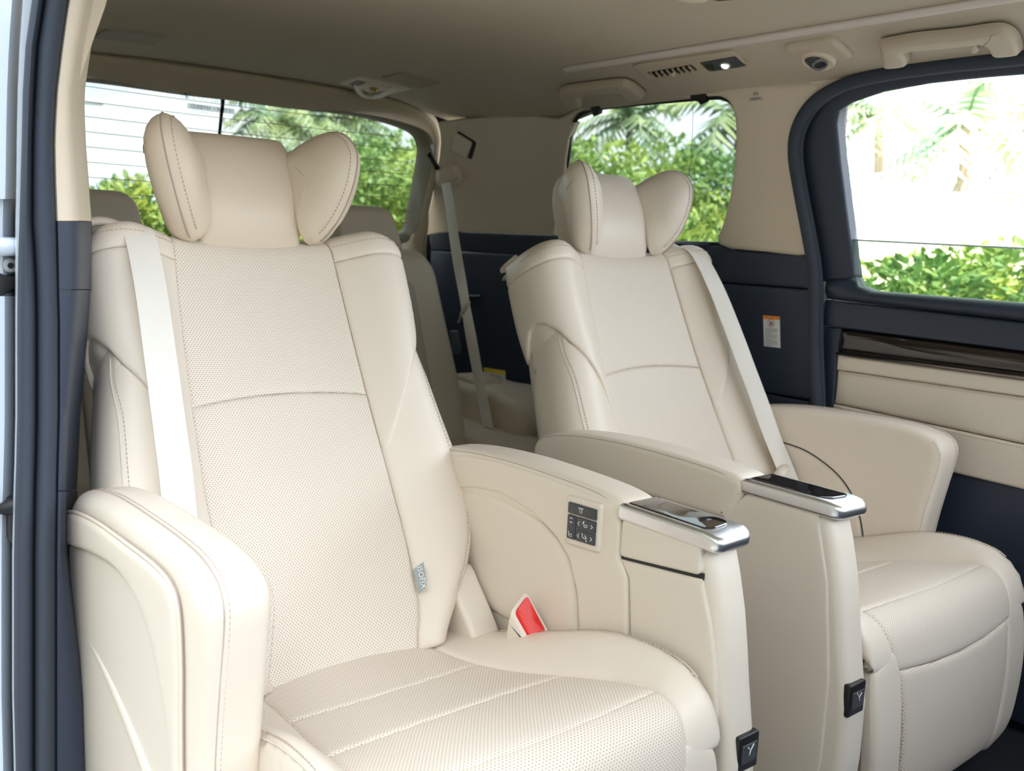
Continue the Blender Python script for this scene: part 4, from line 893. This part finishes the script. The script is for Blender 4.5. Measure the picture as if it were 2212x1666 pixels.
    def key(u0, v0, u1, v1, nm='switch_key'): return sub(pad(nm, rnd([bl_(u0, v0), bl_(u1, v0), bl_(u1, v1), bl_(u0, v1)], .0015, 2), si, M_grey, None, xf, **dict(CP, h0=.0175, r=.002, depth=.0015, res=.02)), sw)
    keys = [key(0, 0, 1, .30), key(0, .34, .30, 1), key(.32, .34, 1, .66), key(.32, .68, 1, 1)]
    def glyph(k, lines, w=.0007):
        for ln_ in lines:
            P = np.array([bl_(*p) for p in ln_]); sub(tube('key_symbol', on(si, P, .0178, -1), w, M_white, None, xf, n=4), k)
    glyph(keys[0], [[(.40, .08), (.56, .08)], [(.43, .08), (.47, .22), (.52, .20), (.52, .10)]])
    glyph(keys[1], [[(.08, .78), (.11, .92), (.2, .92), (.2, .86), (.13, .86)], [(.1, .42), (.2, .42)], [(.1, .53), (.2, .53)]])
    glyph(keys[2], [[(.46, .45), (.40, .50), (.46, .55)], [(.60, .42), (.63, .55), (.72, .55), (.74, .49), (.66, .49)], [(.56, .47), (.62, .40)], [(.86, .45), (.92, .50), (.86, .55)]])
    glyph(keys[3], [[(.46, .79), (.40, .84), (.46, .89)], [(.57, .74), (.60, .86), (.70, .86), (.74, .95)], [(.66, .78), (.74, .84)], [(.86, .79), (.92, .84), (.86, .89)]])
    # legrest switch at the console front
    fsw = box('front_switch', (.310, -.6105, .302), (.042, .012, .050), M_blk, seat, xf, r=.004, rot=((1, 0, 0), (0, 1, 0), (0, 0, 1)))
    sub(box('switch_rocker', (.310, -.6165, .302), (.030, .004, .026), M_grey, None, xf, r=.002), fsw)
    for P in ([(-.004, .006), (.002, .0), (.008, .008)], [(.002, 0), (.0, -.006)]):
        sub(tube('switch_symbol', [(.308+a, -.6190, .306+b) for a, b in P], .0008, M_white, None, xf, n=4), fsw)
    # ---- outer armrest
    oa = [(.085, .49), (.085, .545), (.062, .572), (.02, .588), (-.08, .602), (-.20, .608), (-.30, .610), (-.365, .607), (-.408, .594), (-.424, .572), (-.423, .54), (-.412, .48), (-.402, .42), (-.395, .36), (-.39, .28), (-.385, .15), (-.38, .05), (.06, .05), (.075, .3)]
    oo = slab('outer_armrest', spl(oa, 3, True), -.338, -.256, M_lea, seat, xf, r=.022, res=.014, seg=6)
    # outer shell set under the padded rim
    rim = [(.082, .545), (.02, .560), (-.08, .573), (-.20, .580), (-.30, .584), (-.350, .578), (-.372, .556), (-.378, .50), (-.376, .44), (-.374, .36), (-.37, .28), (-.365, .12)]
    R_ = spl(rim, 8); so = sP(-.3385)
    tubeP = np.column_stack([np.full(len(R_), -.3415), R_]); sub(seam('piping', tubeP, None, xf, .0026, M_lea), oo); sub(seam('piping_seam', tubeP+A(.0012, -.0022, .0022), None, xf, .0010), oo)
    sub(stitches('stitching', on(so, [(y+.005 if z < .55 else y, z-.004 if z >= .55 else z) for y, z in R_[60:]], .0004, -1), M_stit, None, xf), oo)
    bnd = spl([(.078, .500), (.042, .506), (-.04, .523), (-.143, .536), (-.215, .532), (-.262, .515), (-.294, .490), (-.325, .440), (-.345, .38), (-.352, .30), (-.352, .12)], 6)
    R2 = R_[(R_[:, 0] < .078)]
    pad('armrest_side_pad', np.vstack([bnd, R2[::-1]+A(.002, -.002)]), so, M_lea, seat, xf, sgn=-1, r=.009, depth=.007, thick=.004, res=.016, h0=.008, brim=.01)
    pad('outer_shell', np.vstack([bnd+A(.004, -.004), [(-.33, .06), (.05, .06), (.066, .30)]]), so, M_plc, seat, xf, sgn=-1, r=.006, depth=.002, thick=.003, res=.02, h0=.001)
    sub(tube('shell_crease', spl([(-.3375, .03, .395), (-.339, -.10, .37), (-.3395, -.22, .33), (-.3395, -.33, .275)], 8), np.linspace(.004, .018, 25), M_plc, None, xf, n=12, flat=.3, up=(1, 0, 0)), oo)
    # seams on the top of the outer armrest
    topo = spl([(.078, .55), (.055, .574), (.02, .5865), (-.08, .6005), (-.20, .6065), (-.30, .6085), (-.363, .6055), (-.406, .592), (-.422, .570), (-.421, .54), (-.410, .48), (-.400, .42), (-.393, .36), (-.388, .28)], 8)
    for xs_ in (-.314,):
        sub(seam('seam', np.column_stack([np.full(len(topo), xs_), topo+A(-.0014, .0016)]), None, xf, .0013, M_stit), oo)
        T2 = topo.copy(); sub(stitches('stitching', np.column_stack([np.full(len(topo), xs_+.006), T2+A(-.0018, .0022)]), M_stit, None, xf), oo)
    sub(stitches('stitching', np.column_stack([np.full(len(topo), -.2585), topo+A(.003, -.005)])[56:], M_stit, None, xf), oo)
    # inner face of the outer armrest: pivot arc
    arc_ = spl([(-.04, .520), (-.12, .512), (-.19, .485), (-.235, .45), (-.265, .40), (-.28, .35)], 8)
    sub(tube('pivot_gap', on(sP(-.2558), arc_, 0., 1), .0016, M_blk, None, xf, n=6), oo)
    sub(pad('pivot_cover', np.vstack([arc_+A(.004, -.003), [(-.27, .33), (-.05, .33), (-.0, .45)]]), sP(-.2562), M_plc, None, xf, sgn=1, r=.006, depth=.003, thick=.004, res=.02, h0=.003), oo)
    # belt guide loop on the outer shoulder
    gl_ = bloc(A(-.285, -.28, -.255, -.22, -.19, -.178), A(.705, .728, .744, .752, .738, .712), A(-.045, -.045, -.045, -.045, -.045, -.045))
    tube('belt_guide', spl(gl_, 6), .008, M_plc, seat, xf, flat=.8)
    # ---- small things sewn or fixed on
    if outer == 'near':
        tgp = on(s_bl, [(float(hw(.10))-.002, .105), (float(hw(.10))+.022, .112), (float(hw(.06))+.024, .072), (float(hw(.06))-.0, .064)], .012)
        tgp[1] += A(0, -.004, .002); tgp[2] += A(0, -.004, .002)
        tag_ = link('anchor_tag', np.vstack([tgp, tgp+A(0, .0015, -.001)]), [(3, 2, 1, 0), (4, 5, 6, 7), (0, 1, 5, 4), (1, 2, 6, 5), (2, 3, 7, 6), (3, 0, 4, 7)], M('tag grey', (.36, .40, .41), .6), seat, xf, smooth=False)
        c_ = tgp.mean(0)+A(0, -.0025, .0015); exx = tgp[3]-tgp[0]; eyy = tgp[1]-tgp[0]
        sub(text('lettering', 'ISOFIX', .0125, c_, exx, eyy, M_white, None, xf), tag_)
    # buckle with red button
    bk0 = A(.236, -.236, .303); bdir = A(.05, -.25, 1.); bdir /= np.linalg.norm(bdir)
    bx_ = A(.30, -.95, 0); bx_ -= (bx_@bdir)*bdir; bx_ /= np.linalg.norm(bx_); by_ = np.cross(bdir, bx_)
    def bq(a, b, c): return bk0+bx_*a+by_*b+bdir*c
    br = []
    for c, sx, sy, tilt in ((0, .022, .013, 0), (.03, .028, .016, .0), (.052, .030, .017, .35), (.062, .030, .017, .75), (.0635, .028, .015, .75)):
        o2 = rnd([(-sx, -sy), (sx, -sy), (sx, sy), (-sx, sy)], .006, 3); br.append([bq(a, b_, c-tilt*(a-b_*1.1)) for a, b_ in o2])
    bku = ringloft('buckle', br, M_plc, seat, xf, sharp=60, flip=True)
    o2 = rnd([(-.024, -.0115), (.024, -.0115), (.024, .0115), (-.024, .0115)], .004, 3)
    sub(ringloft('buckle_button', [[bq(a*k, b_*k, .061+dz-.75*(a-b_*1.1)) for a, b_ in o2] for k, dz in ((1., 0.), (1., .006), (.9, .0085))], M_red, None, xf, sharp=50, flip=True), bku)
    slab('hinge_cover', spl([(-.06, .40), (-.10, .37), (-.15, .315), (-.16, .29), (-.06, .29), (-.03, .33)], 4, True), .205, .262, M_plc, seat, xf, r=.010, res=.015)
    # ---- the lap-and-shoulder belt over the outer shoulder
    return seat, xf

def seat_belt(xf, lab, seatref, end, pts, x_end):
    b = empty('seat_belt', (xf.x0+xf.m*-.28, -.2, .4)); tag(b, lab, 'seat belt', 'captain seat belts')
    cen = np.array([p[0] for p in pts]); wv = np.array([p[1] for p in pts])
    strip('webbing', spl(cen, 8), spl(wv, 8), M_belt, .0016, b, xf)
    tube('anchor_cover', spl([(-.255, -.06, .475), (-.235, -.085, .47), (-.205, -.10, .465), (-.195, -.095, .45)], 5), .013, M_plc, b, xf, flat=.7)
    return b
near, xn = captain_seat(.36, 1, 'cream leather captain seat with a grey lettered tag, next to the open doorway', '', 'near')
far, xq = captain_seat(1.235, -1, 'cream leather captain seat beside the wood trimmed sliding door', '', 'far')
def sp(n_, t, s, extra=0): return None
def belt_path(xf, end):
    ctl = [(-.204, .728, -.052), (-.203, .722, -.015), (-.202, .708, .022), (-.202, .678, .050), (-.205, .60, .064), (-.210, .50, .068), (-.216, .38, .068), (-.220, .30, .068)]
    P = [bloc(A(s), A(t), A(n))[0] for s, t, n in ctl]; return P+[A(*e) for e in end]
for xf, lab, end in ((xn, 'white seat belt over the shoulder of the seat by the open doorway', [(-.225, -.052, .535), (-.226, -.085, .482), (-.228, -.13, .405)]), (xq, 'white seat belt over the shoulder of the seat beside the sliding door', [(-.225, -.052, .535), (-.226, -.085, .482), (-.228, -.13, .405)])):
    P = belt_path(xf, end); tw = 0. if xf.m > 0 else 1.
    Wv = [.0240*A(math.cos(b), math.sin(b)*.8, math.sin(b)*.25) for b in np.interp(np.arange(len(P)), [0, 3, 5, len(P)-1], [.05, .12, .12+.55*tw, .10+.62*tw])]
    seat_belt(xf, lab, None, None, list(zip(P, Wv)), None)
# ================================================================== outdoors
GZ = -.48
rng = np.random.default_rng(5)
def leafmat(name, col, tr=.35):
    m = bpy.data.materials.new(name); m.use_nodes = True; nt = m.node_tree; N, L = nt.nodes, nt.links; b = N['Principled BSDF']
    b.inputs['Roughness'].default_value = .5; t = N.new('ShaderNodeTexCoord'); n = N.new('ShaderNodeTexNoise'); n.inputs['Scale'].default_value = 1.7; n.inputs['Detail'].default_value = 3
    c = N.new('ShaderNodeValToRGB'); c.color_ramp.elements[0].position = .35; c.color_ramp.elements[1].position = .68
    c.color_ramp.elements[0].color = (col[0]*.45, col[1]*.62, col[2]*.8, 1); c.color_ramp.elements[1].color = (min(1, col[0]*1.45), min(1, col[1]*1.25), col[2]*1.1, 1)
    L.new(t.outputs['Object'], n.inputs['Vector']); L.new(n.outputs['Fac'], c.inputs['Fac']); L.new(c.outputs['Color'], b.inputs['Base Color'])
    tl = N.new('ShaderNodeBsdfTranslucent'); mx = N.new('ShaderNodeMixShader'); mx.inputs['Fac'].default_value = tr; L.new(c.outputs['Color'], tl.inputs['Color'])
    L.new(b.outputs['BSDF'], mx.inputs[1]); L.new(tl.outputs['BSDF'], mx.inputs[2]); L.new(mx.outputs['Shader'], N['Material Output'].inputs['Surface'])
    return m
M_lf = leafmat('leaf bright', (.38, .47, .10)); M_lf2 = leafmat('leaf mid', (.26, .38, .10)); M_palm = leafmat('palm leaf', (.20, .28, .13), .25)
M_bark = M('bark', (.30, .25, .20), .9); M_grass = leafmat('grass', (.22, .31, .06), .2)
M_soil = M('pale soil', (.74, .68, .60), .95, var=.12); M_grd = M('ground', (.062, .064, .066), .95, var=.15)
gr = link('ground', A(*[(-60, -60, GZ), (60, -60, GZ), (60, 60, GZ), (-60, 60, GZ)]).reshape(4, 3), [(0, 1, 2, 3)], M_grd, smooth=False); tag(gr, **ST)
def leaves(n, blobs, L, W):
    """leaf quads folded along the midrib, scattered through overlapping blobs"""
    V, Fc = [], []; wts = np.array([b[3]*b[4]*b[5] for b in blobs]); wts = wts/wts.sum()
    for i in rng.choice(len(blobs), n, p=wts):
        cx, cy, cz, rx, ry, rz = blobs[i]; d = rng.normal(size=3); d /= np.linalg.norm(d); r_ = rng.uniform(.55, 1.)**.6
        p = A(cx+d[0]*rx*r_, cy+d[1]*ry*r_, max(.02, cz+d[2]*rz*r_)); ax = d*.7+rng.normal(size=3)*.6; ax[2] -= .2; ax /= np.linalg.norm(ax)
        sd = np.cross(ax, rng.normal(size=3)); sd /= np.linalg.norm(sd); nn = np.cross(ax, sd); l = L*rng.uniform(.6, 1.3); w = W*rng.uniform(.7, 1.2); k = len(V)
        V += [p, p+ax*l*.5+sd*w+nn*w*.3, p+ax*l, p+ax*l*.5-sd*w+nn*w*.3]; Fc += [(k, k+1, k+2), (k, k+2, k+3)]
    return np.array(V), Fc
def bushmesh(name, n, L, W, mat, tall=1.):
    bl_ = [(rng.uniform(-.26, .26), rng.uniform(-.26, .26), rng.uniform(.25, .80), rng.uniform(.14, .26), rng.uniform(.14, .26), rng.uniform(.12, .22)) for _ in range(16)]+[(0, 0, .35, .42, .42, .34)]
    V, Fc = leaves(n, bl_, L, W); V = V*A(1, 1, 1/max(.3, V[:, 2].max())); me = bpy.data.meshes.new(name); me.from_pydata([tuple(v) for v in V], [], Fc); me.materials.append(mat); return me
BM = [bushmesh('bush_leaves', 9000, L, w, mt) for mt, L, w in ((M_lf, .050, .013), (M_lf, .042, .012), (M_lf2, .055, .012), (M_lf2, .045, .012), (M_lf, .060, .016))]
stemV = None
def stem_mesh():
    V, Fc = [], []
    for a in np.linspace(0, 2*math.pi, 5, endpoint=False):
        d = A(math.cos(a)*.25, math.sin(a)*.25, .55); k = len(V)
        for f, r_ in ((0, .016), (1, .006)):
            for b in range(4): V.append(d*f+A(math.cos(b*1.57)*r_, math.sin(b*1.57)*r_, 0))
        for b in range(4): Fc.append((k+b, k+(b+1) % 4, k+4+(b+1) % 4, k+4+b))
    me = bpy.data.meshes.new('stems'); me.from_pydata([tuple(v) for v in V], [], Fc); me.materials.append(M_bark); return me
SMe = stem_mesh(); SP = bushmesh('shrub_leaves', 420, .10, .022, M_lf2)
def place(px, d): 
    a = YAW+math.atan((px-1106.)/F); return CAM[0]+d*math.sin(a), CAM[1]+d*math.cos(a)
def hzn(px): return 445+.0336*(px+456)
def bush(px, d, ytop, k, lab, group, wide=1.):
    x, y = place(px, d); H = .95+d*(hzn(px)-ytop)/F/math.cos(math.atan((px-1106.)/F))-GZ
    e = empty('bush', (x, y, GZ)); s = H; tag(e, lab, 'bush', group); e.scale = (s*wide, s*wide, s); e.rotation_euler = (0, 0, rng.uniform(0, 6.28))
    for nm, me in (('foliage', BM[k % len(BM)]), ('stems', SMe)):
        o = bpy.data.objects.new(nm, me); COL.objects.link(o); o.parent = e
    return e
def palm_mesh(nf, L, seed):
    r2 = np.random.default_rng(seed); V, Fc = [], []
    for i in range(nf):
        a = 2*math.pi*i/nf+r2.uniform(-.2, .2); el = r2.uniform(-.35, 1.2); l = L*r2.uniform(.8, 1.1); n = 16; pts = []
        for k in range(n+1):
            t = k/n; r_ = l*(t*math.cos(el)*(1-.12*t)); z = l*(t*math.sin(el)-(.75+.2*r2.random())*t*t*(.55+.45*math.cos(el))); pts.append(A(math.cos(a)*r_, math.sin(a)*r_, z))
        for k in range(1, n):
            p = pts[k]; T = pts[k+1]-pts[k]; T /= np.linalg.norm(T); S = np.cross(T, A(0, 0, 1)); S /= np.linalg.norm(S)+1e-9; ll = l*.26*math.sin(math.pi*min(1., .12+k/n*.88))**.7
            for sd in (1, -1):
                tip = p+S*sd*ll*.85+T*ll*.4-A(0, 0, 1)*ll*.45; w = T*l*.026; q_ = len(V); V += [p-w, p+w, tip]; Fc.append((q_, q_+1, q_+2) if sd > 0 else (q_+2, q_+1, q_))
        for k in range(n):
            q_ = len(V); w = A(0, 0, .012*L); S = A(-math.sin(a), math.cos(a), 0)*.012*L; V += [pts[k]-S, pts[k]+S, pts[k+1]+S*.5, pts[k+1]-S*.5]; Fc.append((q_, q_+1, q_+2, q_+3))
    me = bpy.data.meshes.new('fronds'); me.from_pydata([tuple(v) for v in V], [], Fc); me.materials.append(M_palm); return me
PMs = [palm_mesh(17, 1., 3), palm_mesh(15, 1., 8), palm_mesh(19, 1., 11)]
def palm(px, d, yc, L, k, lab, group, gz=GZ):
    x, y = place(px, d); cz = .95+d*(hzn(px)-yc)/F; e = empty('palm_tree', (x, y, gz)); tag(e, lab, 'palm tree', group)
    o = bpy.data.objects.new('crown', PMs[k % 3]); COL.objects.link(o); o.parent = e; o.location = (0, 0, cz-gz); o.scale = (L, L, L); o.rotation_euler = (0, 0, k*1.3)
    h = cz-gz; P = [A(x, y, gz-.05), A(x+.05*L, y, gz+h*.4), A(x+.02*L, y+.03, gz+h*.75), A(x, y, cz)]
    tube('trunk', spl(P, 4), np.linspace(.055*L, .035*L, 13), M_bark, e, n=8)
    return e
G1, G2, G3 = 'bushes behind the tailgate window', 'bushes beyond the rear quarter window', 'low bushes beyond the sliding door'
LB = ('bright yellow green bush', 'pale green leafy bush', 'mid green bush', 'deep green bush', 'large leaved light green bush')
def row(items, where, group):
    for px, d, yt, k, w in items: bush(px, d, yt, k, LB[k]+' '+where, group, w)
row(((140, 14.5, 394, 0, 1.1), (330, 10.6, 374, 4, .95), (480, 16.5, 398, 1, 1.1)), 'under open sky behind the tailgate window', G1)
row(((640, 19, 335, 2, 1.1), (765, 23.5, 272, 3, 1.1), (800, 11.5, 315, 0, 1.05), (935, 14.8, 302, 1, 1.05), (1015, 19.5, 262, 2, 1.)), 'below the palms behind the tailgate window', G1+' below the palms')
row(((1265, 10.4, 292, 0, 1.1), (1505, 13.4, 285, 3, 1.1), (1290, 6.4, 415, 4, 1.), (1560, 8.8, 372, 1, .95)), 'filling the view of the rear quarter window', G2)
row(((1800, 5.5, 476, 2, 1.3), (2065, 7.9, 484, 0, 1.3), (2330, 5.5, 484, 3, 1.3)), 'seen low through the lowered door glass', G3)
for px, d, yc, L, k, lab in ((592, 29, 268, 2.8, 0, 'palm tree'), (688, 36, 262, 3.6, 1, 'palm tree'), (770, 45, 270, 4., 2, 'palm tree')):
    palm(px, d, yc, L, k, ('palm tree next to the utility pole behind the tailgate window', 'palm tree above the green bushes behind the tailgate window', 'distant palm tree behind a deep green bush at the tailgate window')[k], 'palms behind the tailgate window')
for px, d, yc, L, k in ((1562, 19, 262, 2.7, 1), (1330, 30, 254, 3.0, 2)):
    palm(px, d, yc, L, k, 'dark palm tree showing through the rear quarter window', 'palms beyond the rear quarter window')
# pale bank with palms
N_ = 40; bank_v = []; bank_f = []
for j, (dd, zz) in enumerate(((9, GZ), (12, -.15), (15, .75), (18, 1.7), (22, 2.55), (26, 2.7), (40, 2.7))):
    for i in range(N_):
        pxv = 1640+i*45; a = YAW+math.atan((pxv-1106.)/F); bank_v.append((CAM[0]+dd*math.sin(a), CAM[1]+dd*math.cos(a), zz+rng.uniform(-.1, .1)*(j > 0)*min(1., i/5.) if i > 2 else (GZ+(zz-GZ)*i/3)))
for j in range(6):
    for i in range(N_-1): a = j*N_+i; bank_f.append((a, a+1, a+N_+1, a+N_))
bk = link('ground_bank', np.array(bank_v), bank_f, M_soil); tag(bk, **ST)
for px, d, yc, L, k in ((1852, 24, 262, 2.6, 0), (2032, 20, 275, 2.7, 1), (2195, 24, 300, 2.0, 2)):
    palm(px, d, yc, L, k, 'palm tree on the pale bank beyond the open door window', 'palms on the pale bank', 2.0)
for px, d, yt, k in ((1915, 13, 430, 3), (1980, 17, 400, 2), (2075, 14, 470, 3), (2140, 18, 380, 2)):
    x, y = place(px, d); b = bush(px, d, yt, k, 'sparse shrub growing on the pale bank', 'shrubs on the pale bank', 1.); z0 = float(np.interp(d, [9, 12, 15, 18, 22, 26], [GZ, -.15, .75, 1.7, 2.55, 2.7])); b.location.z = z0-.05; b.scale = (.8, .8, .6); b.children[0].data = SP
# utility poles seen through the tailgate glass
for px, d, yt, lab in ((178, 26, 225, 'thin grey utility pole under open sky behind the tailgate window'), (569, 42, 228, 'thin grey utility pole beside the palms behind the tailgate window')):
    x, y = place(px, d); zt = .95+d*(hzn(px)-yt)/F; e = empty('utility_pole', (x, y, GZ)); tag(e, lab, 'utility pole')
    tube('post', [(x, y, GZ-.1), (x, y, (GZ+zt)/2), (x, y, zt)], [.12, .10, .08], M('pole concrete', (.45, .5, .55), .8), e, n=8)
    tube('crossarm', [(x-.5, y+.1, zt-.25), (x+.5, y-.1, zt-.25)], .05, M('pole steel', (.4, .42, .45), .6), e, n=6)

# unseen rise added to hold back sky light, tallest beside the open doorway
hv, hf = [], []; angs = np.radians(np.linspace(78, 366, 49))
for r_, zz in ((6.5, GZ), (7.2, 1.6), (8.2, 3.6), (10., 5.), (24., 5.5)):
    for k, a in enumerate(angs):
        f = min(1., k/4., (48-k)/4.); g_ = math.exp(-((math.degrees(a)-272)/66)**2); rr_ = r_*(1-.42*g_); hv.append((.8+rr_*math.sin(a), rr_*math.cos(a), GZ+(zz-GZ)*f*(1+.12*math.sin(5*a)+.08*math.sin(11*a+1))*(.20+1.4*g_)))
for j in range(4):
    for k in range(48): q0 = j*49+k; hf.append((q0, q0+1, q0+50, q0+49))
tag(link('light_block_rise', np.array(hv), hf, M('light block rise', (.055, .065, .05), .9, var=.3, bump=(3, 1.))), **ST)
